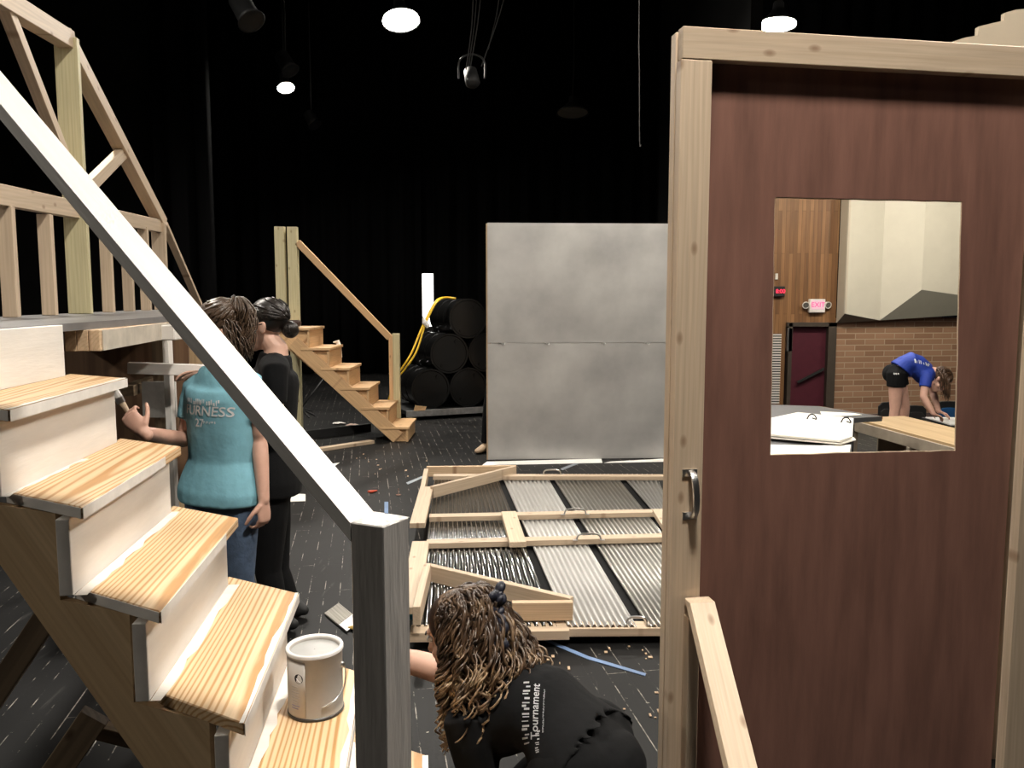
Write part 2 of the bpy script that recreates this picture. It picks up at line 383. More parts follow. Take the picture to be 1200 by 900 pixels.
poly_obj('ceiling', [(-11, -5, 9.5), (12, -5, 9.5), (12, 18.6, 9.5), (-11, 18.6, 9.5)], dark, (0, 0, .2))
# auditorium wall: strip panelling with the exit door, then brick with folded acoustic shells above
a0 = at(880, 200, WY); a1 = at(980, 379, WY)
dl, dr = at(921, 381, WY).x, at(979, 381, WY).x      # door frame, outer edges
dtop = at(950, 378, WY).z
bk = brick_mat(); sw = strip_wood_mat()
bm = bmesh.new()
prism_bm(bm, [(3.2, WY, HF), (dl, WY, HF), (dl, WY, dtop), (dr, WY, dtop), (dr, WY, 9.5), (3.2, WY, 9.5)], (0, .2, 0))
structure(finish(bm, 'wall_panelled', sw))
b2 = at(1124, 369, 18.4)
bm = bmesh.new(); bl = at(980, 379.5, WY); br_ = b2 + (b2-bl)*.6
prism_bm(bm, [(bl.x, bl.y, HF), (br_.x, br_.y, HF), (br_.x, br_.y, 1.18), (bl.x, bl.y, 1.18)], (0, .2, 0))
dirb = (V((br_.x, br_.y, 0))-V((bl.x, bl.y, 0))).normalized()
mwb = Matrix((dirb, V((0, 0, 1)).cross(dirb), V((0, 0, 1)))).transposed().to_4x4(); mwb.translation = V((bl.x, bl.y, HF))
bmesh.ops.transform(bm, matrix=mwb.inverted(), verts=bm.verts[:]); structure(finish(bm, 'wall_brick', bk, mw=mwb))
# acoustic shells: three folded facets with cut lower ends, grey undersides
def facet(name, P, mat, parent=None, th=.04):
    P = [V(p) for p in P]; n = (P[1]-P[0]).cross(P[2]-P[0]).normalized()
    if n.y < 0: n = -n
    bm = bmesh.new(); prism_bm(bm, P, n*th); return finish(bm, name, mat, parent)
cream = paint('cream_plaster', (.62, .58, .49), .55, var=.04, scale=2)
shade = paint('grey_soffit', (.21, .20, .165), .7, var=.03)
TOPZ = 6.5
def up(p): return V((p.x, p.y, TOPZ))
p0, p1, p2, p3, p4 = at(980, 379, 17.95), at(990, 367.5, 17.66), at(1031, 375.5, 17.95), at(1080, 339.5, 17.78), at(1126, 346, 17.92)
p5 = p4 + (p4-p3)*.8
AC = empty('wall_acoustic', (p2.x, p2.y, 1.2), 'folded cream acoustic panels above the brick wall', 'wall panel'); AC['kind'] = 'structure'
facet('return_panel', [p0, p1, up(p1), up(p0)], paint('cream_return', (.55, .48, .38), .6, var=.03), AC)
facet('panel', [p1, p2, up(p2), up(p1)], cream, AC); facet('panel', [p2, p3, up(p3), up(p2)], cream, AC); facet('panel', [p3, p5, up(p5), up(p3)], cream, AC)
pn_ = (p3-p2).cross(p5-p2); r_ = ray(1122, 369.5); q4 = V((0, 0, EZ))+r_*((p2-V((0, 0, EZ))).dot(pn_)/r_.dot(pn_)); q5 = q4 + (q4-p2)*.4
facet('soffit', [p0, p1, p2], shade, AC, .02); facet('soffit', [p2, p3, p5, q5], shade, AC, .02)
# exit door in its frame
d1 = empty('door_1', ((dl+dr)/2, WY, HF), 'maroon auditorium door in a dark metal frame', 'door'); d1['kind'] = 'structure'
fr = paint('bronze_frame', (.055, .042, .032), .5)
fw = .16
beam('door_frame', (dl+fw/2, WY-.02, HF), (dl+fw/2, WY-.02, dtop), fw*.5, .14, fr, d1, up=(0, 1, 0))
beam('door_frame', (dr-fw*.55, WY-.02, HF), (dr-fw*.55, WY-.02, dtop), fw*1.1, .14, fr, d1, up=(0, 1, 0))
beam('door_frame', (dl, WY-.02, dtop-.04), (dr, WY-.02, dtop-.04), .09, .14, fr, d1, up=(0, 1, 0))
beam('door_leaf', ((dl+dr)/2, WY+.08, HF), ((dl+dr)/2, WY+.08, dtop-.06), dr-dl-.1, .05, paint('maroon_door_paint', (.075, .012, .022), .45, var=.1), d1, up=(0, 1, 0))
hb = bmesh.new(); prism_bm(hb, [at(934, 447.5, WY-.05), at(966, 431, WY-.05), at(966, 434, WY-.05), at(936, 449, WY-.05)], (0, .06, 0)); finish(hb, 'push_bar', M['black'], d1)
# louvre beside the door
lv = empty('louvre_vent', at(908, 425, WY-.03), 'tall white louvred vent on the wood panelling', 'vent')
va, vb = at(903, 391, WY-.03), at(913, 472, WY-.03)
beam('backing', ((va.x+vb.x)/2, WY-.01, va.z), ((va.x+vb.x)/2, WY-.01, vb.z), vb.x-va.x, .02, M['black'], lv, up=(0, 1, 0))
bm = bmesh.new(); z = vb.z
while z < va.z:
    box_bm(bm, vb.x-va.x, .035, .028, ((va.x+vb.x)/2, WY-.035, z)); z += .055
finish(bm, 'slats', M['white'], lv)
ex = empty('exit_sign', at(957, 358, WY-.1), 'white emergency EXIT sign with two lamp heads above the door', 'exit sign')
ea, eb = at(949.5, 350.5, WY-.14), at(967.5, 366.5, WY-.14); ec = (ea+eb)/2
bm = bmesh.new(); box_bm(bm, eb.x-ea.x, .1, ea.z-eb.z, ec + V((0, .08, 0)), bev=.012); finish(bm, 'housing', paint('exit_housing', (.75, .70, .66), .4), ex)
bm = bmesh.new(); box_bm(bm, (eb.x-ea.x)*.80, .012, (ea.z-eb.z)*.66, ec + V((.01, .026, .02)), bev=.004); finish(bm, 'face_plate', emit('exit_panel_glow', (1, .62, .68), .9), ex)
mt = Matrix.Rotation(PI/2, 4, 'X'); mt.translation = ec + V((.01, .016, .02))
flat_text('lettering', 'EXIT', .145, mt, emit('exit_letter_glow', (1, .08, .28), 1.3), ex)
for s in (-1, 1):
    c = ec + V((s*.235, .07, .02)); bm = bmesh.new(); lathe(bm, [(.02, -.07), (.06, -.05), (.078, .03), (.07, .035), (.06, .02)], axes((s*.25, -1, -.25)), 20, True)
    bmesh.ops.translate(bm, verts=bm.verts[:], vec=c); h = finish(bm, 'lamp_head', M['white'], ex, smooth=True)
    bm = bmesh.new(); lathe(bm, [(.001, .024), (.058, .026)], axes((s*.25, -1, -.25)), 20); bmesh.ops.translate(bm, verts=bm.verts[:], vec=c); finish(bm, 'lens', paint('dull_lens', (.12, .11, .10), .3), h)
ck = empty('digital_clock', at(911, 341, WY-.05), 'black wall clock showing red digits beside the EXIT sign', 'clock')
ka, kb = at(903.5, 335.5, WY-.1), at(920, 347.5, WY-.1)
bm = bmesh.new(); box_bm(bm, kb.x-ka.x, .09, ka.z-kb.z, (ka+kb)/2 + V((0, .05, 0)), bev=.01); finish(bm, 'case', M['black'], ck)
mt = Matrix.Rotation(PI/2, 4, 'X'); mt.translation = at(914.7, 341.5, WY-.105)
flat_text('digits', '8:00', .12, mt, emit('red_led', (1, .03, .08), 2.2), ck)
sw_ = bmesh.new(); c = at(910, 324, WY-.02); box_bm(sw_, .055, .03, .13, c, bev=.006); tag(finish(sw_, 'mounted_sensor', M['white']), 'small cream box on the panelling above the clock', 'sensor')
bm = bmesh.new(); c0, c1 = at(922.5, 384, WY-.06), at(928, 412, WY-.06); box_bm(bm, c1.x-c0.x, .06, c0.z-c1.z, (c0+c1)/2, bev=.015); tag(finish(bm, 'push_plate', paint('brushed_steel', (.45, .44, .44), .35, metal=.9)), 'upright steel plate beside the maroon door', 'plate')

# black drapes: deep pleats, hung from the flies
def drape(name, label, x0, x1, y, z0, z1, amp=.09, pitch=.42, along='x', mat=None):
    bm = bmesh.new(); n = int(abs(x1-x0)/.06); cols = []
    rnd = random.Random(int(x0*10+y)); ph = [rnd.uniform(-.6, .6) for _ in range(60)]
    for i in range(n+1):
        t = x0+(x1-x0)*i/n; q = abs(t-x0)/pitch*2*PI; d = amp*math.sin(q+ph[int(q/6.3) % 60]*.8)+amp*.3*math.sin(q*2.3)
        p = (lambda z: (t, y+d, z)) if along == 'x' else (lambda z: (y+d, t, z))
        cols.append([bm.verts.new(p(z0+(z1-z0)*k/4)) for k in range(5)])
    for a, b in zip(cols, cols[1:]):
        for k in range(4): bm.faces.new((a[k], b[k], b[k+1], a[k+1]))
    o = finish(bm, name, mat or M['velvet'], smooth=True)
    s = o.modifiers.new('thickness', 'SOLIDIFY'); s.thickness = .012
    return tag(o, label, 'curtain')
slx0, slx1 = at(495, 340, 17.6).x, at(508, 340, 17.6).x
drape('stage_curtain', 'black backdrop curtain filling the rear wall up to the lit gap', -7.2, slx0, 17.6, .02, 8.2)
drape('stage_curtain', 'black backdrop curtain behind the stacked drums and silver flat', slx1, 3.0, 17.6, .02, 8.2)
drape('stage_curtain', 'black leg curtain hanging behind the far end of the pale railing frame', -5.6, -4.7, 13.2, .02, 8.2)
vz = at(1050, 60, 9.2).z
drape('stage_valance', 'short black border curtain hanging above the door flat opening', 3.3, 11.5, 13.0, 4.9, 9.3, amp=.07, pitch=.35)
# the lit gap between the rear curtains, with a block behind
wz1, wz0 = at(500, 320.5, 17.9).z, at(500, 366, 17.9).z
g = bmesh.new(); box_bm(g, slx1-slx0+.1, .04, wz1-wz0+.5, ((slx0+slx1)/2, 18.0, (wz0+wz1)/2-.25)); structure(finish(g, 'window_1', emit('daylit_gap', (1, .98, .93), 3.0)))
bm = bmesh.new(); box_bm(bm, 1.2, .08, 5.5, ((slx0+slx1)/2, 17.75, wz1+2.75)); structure(finish(bm, 'trim_1', M['velvet']))
bm = bmesh.new(); box_bm(bm, 1.2, .08, wz0-.3, ((slx0+slx1)/2, 17.75, (wz0-.3)/2)); structure(finish(bm, 'trim_2', dark))
# side-wall ledge and dim door seen through the railing frame
dd = at(62, 340, 12.5)
bm = bmesh.new(); prism_bm(bm, [(-10.98, 14.2, 0), (-10.98, 15.3, 0), (-10.98, 15.3, 2.2), (-10.98, 14.2, 2.2)], (.06, 0, 0)); structure(finish(bm, 'door_2', paint('dim_red_door', (.035, .012, .010), .5)))
for i, z in enumerate((3.0, 3.35)):
    bm = bmesh.new(); box_bm(bm, .06, 9, .06, (-10.95, 12, z)); structure(finish(bm, 'trim_%d' % (3+i), paint('ledge_paint', (.05, .045, .04), .7)))

# ------------------------------------------------------------------ stage lamps
LAMP = emit('lamp_lens_glow', (1.0, .94, .85), 500.0)
LAMPFILL = emit('fill_lamp_lens_glow', (1.0, .92, .80), 340.0)  # glow of the unseen lamps added as fill
DEADLENS = paint('unlit_lens', (.35, .33, .28), .3)
shadem = paint('spun_aluminium_shade', (.02, .02, .02), .6)
def lamp(loc, R, label, lit=None, tilt=(0, 0, -1), pipe=9.4, group=None):
    t = empty('stage_lamp', loc, label, 'lamp', group); d = V(tilt).normalized(); mw = axes(d); c = V(loc)
    mw2 = Matrix.Translation(c) @ mw
    bm = bmesh.new(); lathe(bm, [(.05*R/.22, -.30), (.07, -.28), (.075, -.20), (R*.55, -.12), (R*.85, -.05), (R*1.06, .015), (R*1.03, .017), (R*.82, -.035), (R*.5, -.105), (.05, -.16)], mw2, 32); finish(bm, 'shade', shadem, t, smooth=True)
    bm = bmesh.new(); k = 32; top = [bm.verts.new(mw2 @ V((R*math.cos(2*PI*i/k), R*math.sin(2*PI*i/k), .004))) for i in range(k)]; bm.faces.new(top)
    bmesh.ops.extrude_face_region(bm, geom=bm.faces[:])
    bmesh.ops.translate(bm, verts=[v for v in bm.verts if v not in top], vec=-d*.01)
    finish(bm, 'lens', lit or LAMP, t)
    bm = bmesh.new(); s = c - d*.29; tube(bm, [s, s+V((0, 0, .12)), V((s.x+.02, s.y, s.z+.5)), V((s.x, s.y, pipe))], .012, 6); finish(bm, 'hanger', M['black'], t)
    return t
L1 = at(470, 24, 11.0); L2 = at(335, 103, 14.5); L3 = at(911, 29, 11.4); L4 = at(671, 132, 16.0)
lamp(L1, .235, 'lit dome lamp, the large bright disc hung alone over mid stage', tilt=(.12, -.28, -1))
lamp(L2, .14, 'lit dome lamp hung far back over the railing frame', tilt=(.25, -.35, -1))
lamp(L3, .24, 'lit dome lamp glowing just above the door flat top rail', tilt=(-.05, -.06, -1))
lamp(L4, .29, 'unlit dome lamp hanging dark above the silver flat', lit=DEADLENS, tilt=(0, -.15, -1))
lamp((.45, 1.25, 5.16), .235, 'lit dome lamp over the near staircase')
lamp((-7.0, -1.2, 5.16), .235, 'unseen dome lamp added as fill for the near stringer', lit=LAMPFILL)  # unseen fill lamp, added to brighten the stringer's dark face
lamp((2.1, 7.1, 5.16), .235, 'unseen dome lamp added to brighten the silver flat', lit=LAMPFILL)  # unseen, added for a hot spot on the silver flat's upper corner
lamp((-3.6, 5.6, 5.16), .235, 'lit dome lamp over the grey platform')
lamp((3.6, 2.9, 5.16), .235, 'unseen dome lamp set to light the newel post side')  # unseen lamp, placed to brighten the newel post's side face
# pipe battens, hung cable loom, dead fixtures
pm = paint('dull_steel_pipe', (.02, .02, .02), .6)
for lab, y, z in (('steel pipe batten over mid stage, highest row', 9.0, 8.3), ('steel pipe batten hung over the stacked drums', 12.6, 7.6), ('steel pipe batten nearest the house opening', 6.0, 7.4)):
    bm = bmesh.new(); tube(bm, [(-10.5, y, z), (3.0, y, z)], .024, 10); tag(finish(bm, 'hanging_pipe', pm, smooth=True), lab, 'pipe')
bm = bmesh.new()
for i, (px, py, x2, y2) in enumerate(((560, 4, 549, 78), (566, 0, 551, 80), (555, 20, 546, 82), (601, 0, 564, 78), (588, 12, 572, 58))):
    a, b = at(px, py-40, 9.3), at(x2, y2, 9.6); tube(bm, sample([a, (a+b)/2+V((.02, 0, 0)), b], 6), .007, 6)
tag(finish(bm, 'hanging_cables', paint('grey_cable', (.03, .03, .03), .6)), 'bundle of grey cables dropping from the flies', 'cable')
fx = empty('spotlight', at(552, 95, 9.8), 'dark stage spotlight at the end of the cable bundle', 'spotlight')
c = at(553, 92, 9.8)
bm = bmesh.new(); lathe(bm, [(.05, -.2), (.11, -.16), (.12, .1), (.09, .14)], Matrix.Translation(c) @ axes((.2, -.5, -.9)) @ Matrix.Scale(.7, 4), 20, True); finish(bm, 'body', shadem, fx, smooth=True)
bm = bmesh.new(); tube(bm, sample([c+V((-.15, 0, 0)), c+V((-.14, 0, .2)), c+V((0, 0, .27)), c+V((.14, 0, .2)), c+V((.15, 0, 0))], 5), .012, 6); finish(bm, 'yoke', pm, fx)
for lab, px, py, Y, k in (('dark spotlight highest on the side pipe', 287, 12, 9.0, 1.0), ('dark spotlight above the far lit dome lamp', 335, 74, 12.0, .9), ('small dark spotlight beyond the far lit dome lamp', 365, 140, 16.0, .9)):
    c = at(px, py, Y); t = empty('spotlight', c, lab, 'spotlight')
    bm = bmesh.new(); lathe(bm, [(.05*k, -.2*k), (.11*k, -.16*k), (.12*k, .1*k), (.15*k, .16*k), (.12*k, .15*k)], Matrix.Translation(c) @ axes((.5, -.3, -.8)), 20, True); finish(bm, 'body', shadem, t, smooth=True)
    bm = bmesh.new(); tube(bm, [c+V((0, 0, .1)), c+V((0, 0, 8.2-c.z))], .01, 6); finish(bm, 'hanger', pm, t)
# a plug and cord hanging by the curtain
bm = bmesh.new(); a = at(749, 0, 8.5); b = at(749.5, 172, 8.5); tube(bm, sample([a+V((0, 0, 3)), a, (a+b)/2, b+V((0, 0, .06)), b+V((.015, 0, .02)), b], 6), .004, 6); tag(finish(bm, 'pull_cord', paint('dim_cord', (.03, .028, .026), .7)), 'thin cord hanging beside the door flat post', 'cord')
# house lamps that wash the acoustic shells and the brick
HL = emit('house_lamp_glow', (1.0, .92, .76), 460.0)
for lab, loc, aim in (('auditorium spot aimed at the first folded panel', (5.2, 14.3, 4.6), (.5, 1, -.5)), ('auditorium spot aimed at the middle folded panel', (9.6, 14.3, 4.6), (-.3, 1, -.6)), ('auditorium downlight over the seats', (7.2, 13.6, 5.4), (0, .5, -1))):
    t = empty('house_light', loc, lab, 'lamp'); mw = Matrix.Translation(V(loc)) @ axes(aim)
    bm = bmesh.new(); lathe(bm, [(.10, -.3), (.17, -.28), (.18, .05), (.17, .05), (.165, -.02)], mw, 24); finish(bm, 'can', shadem, t, smooth=True)
    bm = bmesh.new(); f_ = [bm.verts.new(mw @ V((.16*math.cos(2*PI*i/24), .16*math.sin(2*PI*i/24), -.02))) for i in range(24)]; bm.faces.new(f_); o = finish(bm, 'lens', HL, t)
    s = o.modifiers.new('thickness', 'SOLIDIFY'); s.thickness = .01
    bm = bmesh.new(); s = V(loc); tube(bm, [s+V((0, 0, .25)), V((s.x, s.y, 9.4))], .012, 6); finish(bm, 'hanger', M['black'], t)

# ================================================================== THE NEAR STAIRCASE
S = V((.1888, -.0798, 0)); NN = V((-.1076, .9942, 0)).normalized(); EE = V((.2461, -.143, 0)); RIS = .195; WID = .7227; TT = .027
def FL(k): p = V((-.5239, 1.5389, 0)) + S*(k-4); p.z = RIS*(8-k); return p
ST = empty('staircase', (FL(6).x, FL(6).y+.35, 0), 'large half painted staircase with bare pine treads and silver handrail', 'staircase')
edge = M['white']
for k in range(1, 8):
    f = FL(k); tw = TT
    # bare pine tread, its nosing and end brushed white
    t = prism('tread', [f, f+NN*WID, f+NN*WID-EE, f-EE], (0, 0, -tw), M['tread'], ST, xdir=NN, bev=.0025)
    pn = V((NN.y, -NN.x, 0))
    q = f + pn*.0012
    prism('nosing_paint', [q+V((0, 0, -.001)), q+NN*(WID*(1.0 if k in (1, 4) else .78))+V((0, 0, -.001)), q+NN*(WID*(1.0 if k in (1, 4) else .78))+V((0, 0, -tw+.001)), q+V((0, 0, -tw+.001))], pn*.0015, M['white'], t)
    if k <= 3:
        e_ = -EE.normalized(); sn = V((e_.y, -e_.x, 0)); sn = sn if sn.y < 0 else -sn
        g1 = f + e_*.002 + sn*.0008; g2 = f - EE*.985 + sn*.0008
        prism('end_paint', [g1+V((0, 0, -.002)), g2+V((0, 0, -.002)), g2+V((0, 0, -tw+.002)), g1+V((0, 0, -tw+.002))], sn*.001, M['white'], t)
    # brushed-over band: along the nosing, and along the foot of the riser
    rb = random.Random(k); e1 = [f + NN*(WID*i/14) for i in range(15)]
    if k != 3 and k != 2:
        inn = [p - pn*(.006+.012*rb.random()) for p in e1[::-1]]
        prism('paint_band', [p+V((0, 0, .0006)) for p in e1+inn], (0, 0, .0008), M['white'], t)
    if k >= 2:
        g0 = FL(k-1) - pn*.032 + NN*.012; g0.z = f.z
        mx_ = .62 if k == 2 else 1
        e2 = [g0 + NN*((WID-.024)*mx_*i/14) + pn*.001 for i in range(15)]
        inn = [p + pn*((.004 if k == 2 else .018)+.014*rb.random()) for p in e2[::-1]]
        prism('paint_band', [p+V((0, 0, .0006)) for p in e2+inn], (0, 0, .0008), M['white'], t)
for k in range(0, 8):
    f = FL(k) if k else FL(0); z1 = f.z-TT if k else 1.525; z0 = FL(k+1).z if k < 7 else 0
    pn = V((NN.y, -NN.x, 0)); r0 = f - pn*.032 + NN*.012; r0.z = z0; r1 = r0 + NN*(WID-.024)
    if k == 0: r0 = r0; 
    prism('riser', [r0, r1, V((r1.x, r1.y, z1-.0015)), V((r0.x, r0.y, z1-.0015))], -pn*.028, M['white'], ST, xdir=NN, bev=.0015)
SH = S.normalized(); SL = S.length
def stringer(o, name='stringer'):
    base = V((FL(4).x, FL(4).y, 0)) + NN*o
    def P(a, z): return base + SH*a + V((0, 0, z))
    up_, ed = [], 0
    pts = []
    for k in range(1, 8):
        a = SL*(k-4); zt = FL(k).z-TT-.0015; pts += [P(a-SL-.085, zt), P(a-.085, zt)]
        if k < 7: pts.append(P(a-.085, FL(k+1).z-TT-.0015))
    pts = [p for i, p in enumerate(pts) if i == 0 or (p-pts[i-1]).length > 1e-4]
    aend = SL*3-.085
    # foot and the sloping lower edge
    sl = -RIS/SL; a_ref = SL*(3-4)-SL-.085; z_ref = FL(3).z-TT-.125
    def low(a): return z_ref + sl*(a-a_ref)
    a_start = SL*(1-4)-SL-.085; a_foot = a_ref - z_ref/sl
    pts += [P(aend, 0), P(min(a_foot, aend-.05), 0), P(a_start, low(a_start))]
    return prism(name, pts, V((-SH.y, SH.x, 0))*-.019 if o < .3 else V((-SH.y, SH.x, 0))*.019, M['ply'], ST, xdir=(SH*SL+V((0, 0, -RIS))))
stringer(.045); stringer(WID-.05)
# newel post and sloping handrail in silver paint
pk = .78
PF = [V((-.2835, 1.418, 0)), V((-.2215, 1.388, 0)), V((-.185, 1.452, 0)), V((-.254, 1.490, 0))]
PT = 1.215
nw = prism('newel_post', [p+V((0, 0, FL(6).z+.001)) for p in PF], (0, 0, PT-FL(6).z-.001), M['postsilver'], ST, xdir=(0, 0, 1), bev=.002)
RD = V((-.1888, .0798, .195))
def rail_quad(i, dz): p = PF[i]; return V((p.x, p.y, PT+dz))
ra, rb_ = rail_quad(0, -.001), rail_quad(3, -.001)
RV = .034
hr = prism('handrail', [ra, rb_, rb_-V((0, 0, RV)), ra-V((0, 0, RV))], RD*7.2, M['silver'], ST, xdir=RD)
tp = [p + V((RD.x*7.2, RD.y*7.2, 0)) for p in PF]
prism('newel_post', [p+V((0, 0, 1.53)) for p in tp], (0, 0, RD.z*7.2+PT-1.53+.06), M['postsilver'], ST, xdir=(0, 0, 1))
# dark lumber bracing underneath
beam('brace', at(-30, 850, 2.05), at(62, 712, 2.05), .06, .035, M['darkwood'], ST, up=(0, 1, .2))
beam('brace', at(52, 925, 2.1), at(112, 838, 2.1), .075, .035, M['darkwood'], ST, up=(0, 1, .2))
beam('brace', at(100, 851, 2.16), at(215, 880, 2.16), .045, .035, M['darkwood'], ST, up=(0, 1, .2))
# ================================================================== PLATFORM AND RAILING FRAME
PZ = 1.525
A0 = FL(0); pnv = V((NN.y, -NN.x, 0))
PL = empty('platform', (-1.9, 3.4, 0), 'grey topped raised platform behind the near staircase', 'platform')
B0 = V((A0.x, A0.y, PZ)) - pnv*.063 - NN*.03; B1 = B0 + NN*.80
dk = [B0, B1, V((-1.545, 3.78, PZ)), V((-2.0, 4.9, PZ)), V((-2.47, 6.0, PZ)), V((-2.62, 5.9, PZ)), V((-2.22, 3.3, PZ)), V((-2.05, 1.9, PZ))]
prism('deck', dk, (0, 0, -.025), M['deck'], PL)
j0, j1 = V((-1.392, 2.80, 1.463)), V((-1.535, 3.72, 1.463)); jd = (j1-j0).normalized(); jl = V((-jd.y, jd.x, 0))
for i in range(3):
    beam('joist', j0+jl*(.0375*i+.02), j1+jl*(.0375*i+.02), .037, .072, M['pine'], PL)
beam('edge_band', j0 + jd*.02 - jl*.0008, j1 - jl*.0008, .003, .070, paint('thin_white_wash', (.52, .46, .38), .6, var=.2, scale=9), PL, bev=0)
bx = bmesh.new(); box_bm(bx, .09, .10, .065, (-1.50, 3.62, 1.458), bev=.004); finish(bx, 'bracket', M['white'], PL)
for p in ((-1.68, 3.97), (-2.0, 2.0), (-2.42, 5.6), (-1.95, 4.7)):
    beam('leg', (p[0], p[1], 0), (p[0], p[1], PZ-.026), .07, .07, M['darkwood'], PL, up=(0, 1, 0))
pa, pb = at(70, 420, 4.15), at(176, 420, 4.15)
beam('skirt_panel', (pa.x, 4.15, 0.6), (pa.x+.0, 4.15, 1.46), 0.012, .9, M['brownply'], PL, up=(1, 0, 0), off=(0, .2), bev=0)
beam('skirt_panel', (at(217, 420, 4.6).x, 4.6, .3), (at(217, 420, 4.6).x, 4.6, 1.44), 0.012, .42, M['ply'], PL, up=(1, 0, 0), bev=0)
lp0, lp1 = at(196, 398, 3.82), at(199, 505, 3.82)
beam('white_post', (lp0.x, 3.82, .1), (lp0.x, 3.82, lp0.z+.03), .028, .05, M['white'], PL, up=(0, 1, 0))
wp0, wp1 = at(158, 447, 3.9), at(206, 489, 3.9)
beam('white_panel', ((wp0.x+wp1.x)/2+.02, 3.9, wp1.z), ((wp0.x+wp1.x)/2+.02, 3.9, wp0.z), .02, wp1.x-wp0.x-.03, paint('worn_white', (.50, .48, .45), .6, var=.3, scale=9), PL, up=(1, 0, 0), bev=0)
beam('shelf_rail', at(149, 458, 3.8), at(178, 447, 4.1), .06, .05, M['darkwood'], PL)
# loose white board the two painters steady
wb = beam('white_plank', at(150, 431, 3.66), at(243, 434, 3.76), .055, .05, M['white'], None, up=(0, 0, 1)); tag(wb, 'white painted plank steadied by a hand under the platform', 'plank')

TO, TD = V((-2.10, 3.4, 0)), V((-.156, 1, 0)).normalized(); TN = V((TD.y, -TD.x, 0))
def tp_(px, py):
    r = ray(px, py); t = (TO.dot(TN)) / (r.dot(TN)); return V((0, 0, EZ)) + r*t
TR = empty('railing_frame', (TO.x, TO.y, PZ), 'tall pale timber railing frame with arched top standing on the grey platform', 'railing')
def tb(name, a, b, w, t, extra=0): 
    A, B = tp_(*a), tp_(*b); return beam(name, A, B, w, t, M['pale'], TR, up=TN)
tb('top_chord', (-60, -38), (79, 47), .085, .075); tb('top_chord', (73, 40), (189, 262), .080, .075)
tb('rail', (-120, 205), (191, 266), .086, .05)
tb('web', (0, -6), (88, 218), .055, .05); tb('web', (146, 176), (90, 232), .07, .045)
P = tp_(95, 369); Pt = tp_(87, 52)
beam('post', (P.x, P.y, PZ+.001), (P.x, P.y, Pt.z), .038, .11, M['green'], TR, up=TN)
for x, yt in ((14, 238), (59, 248), (128, 262), (152, 264), (172, 264), (-40, 238)):
    b = tp_(x, 368); zt = tp_(x, yt).z
    beam('baluster', (b.x, b.y, PZ+.001), (b.x-.0, b.y, max(zt-.02, 1.95)), .038, .06, M['pale'], TR, up=TN)
b = tp_(190, 363); beam('end_post', (b.x, b.y, PZ+.001), (b.x, b.y, tp_(188, 262).z), .05, .09, M['pale'], TR, up=TN)
a = tp_(192, 262); beam('brace', a, V((a.x-.05, a.y+.75, PZ+.03)), .03, .05, M['pale'], TR, up=TN)

# ================================================================== FAR STAIRCASE
YN, YF = 9.2, 9.88
FS = empty('staircase', (-1.7, 9.5, 0), 'small bare timber staircase with one handrail on the far stage', 'staircase')
def fx_(k): return at(479, 450, YN).x - .2165*(k-1)
def fz(k): return .17 + .222*(k-1)
for k in range(1, 7):
    x1 = fx_(k); x0 = x1-.33 if k < 6 else x1-.44
    beam('tread', (x1, (YN+YF)/2, fz(k)-.014), (x0, (YN+YF)/2, fz(k)-.014), YF-YN+.02, .028, M['stair2'], FS)
    beam('riser', (x1-.028, YN+.005, (fz(k)-.028+(fz(k-1) if k > 1 else 0))/2), (x1-.028, YF-.005, (fz(k)-.028+(fz(k-1) if k > 1 else 0))/2), .024, fz(k)-.029-(fz(k-1) if k > 1 else 0), M['stair2'], FS)
for y, th in ((YN+.035, .02), (YF-.055, .02)):
    pts = []
    for k in range(6, 0, -1):
        x = fx_(k)-.042; zt = fz(k)-.029
        pts += [V((fx_(k+1)-.042 if k < 6 else x-.37, y, zt)), V((x, y, zt))]
    pts += [V((fx_(1)-.042, y, 0)), V((fx_(1)-.16, y, 0)), V((fx_(6)-.042-.37, y, fz(6)-.20+.09)) ]
    prism('stringer', pts, (0, th, 0), M['stair2'], FS, xdir=(1, 0, -1))
sa = V((fx_(1)-.13, YN+.015, .045)); sb = V((fx_(6)-.2, YN+.015, fz(6)-.16))
beam('stringer_batten', sa, sb, .036, .15, M['stair2'], FS, up=(1, 0, 1))
bp = at(461.5, 440, YF-.04); zt = at(461, 391, YF).z
for i, (dx, m_) in enumerate(((-.036, 'stair2'), (.024, 'green'))):
    beam('newel_post', (bp.x+dx, YF+.035, 0), (bp.x+dx, YF+.035, zt+(0 if i else -.02)), .05+.035*i, .07, M[m_], FS, up=(0, 1, 0))
ta = at(343.5, 300, YF+.03); tz = at(343, 266, YF+.03).z
beam('newel_post', (ta.x, YF+.035, 0), (ta.x, YF+.035, tz), .115, .08, M['green'], FS, up=(0, 1, 0))
tb2 = at(330, 300, YF+.03)
beam('newel_post', (tb2.x-.005, YF+.005, 0), (tb2.x-.005, YF+.005, tz), .115, .08, M['green'], FS, up=(0, 1, 0))
h0, h1 = at(349, 284, YF+.03), at(457, 396, YF+.03)
beam('handrail', h0, h1, .07, .075, M['stair2'], FS, up=(1, 0, 1))
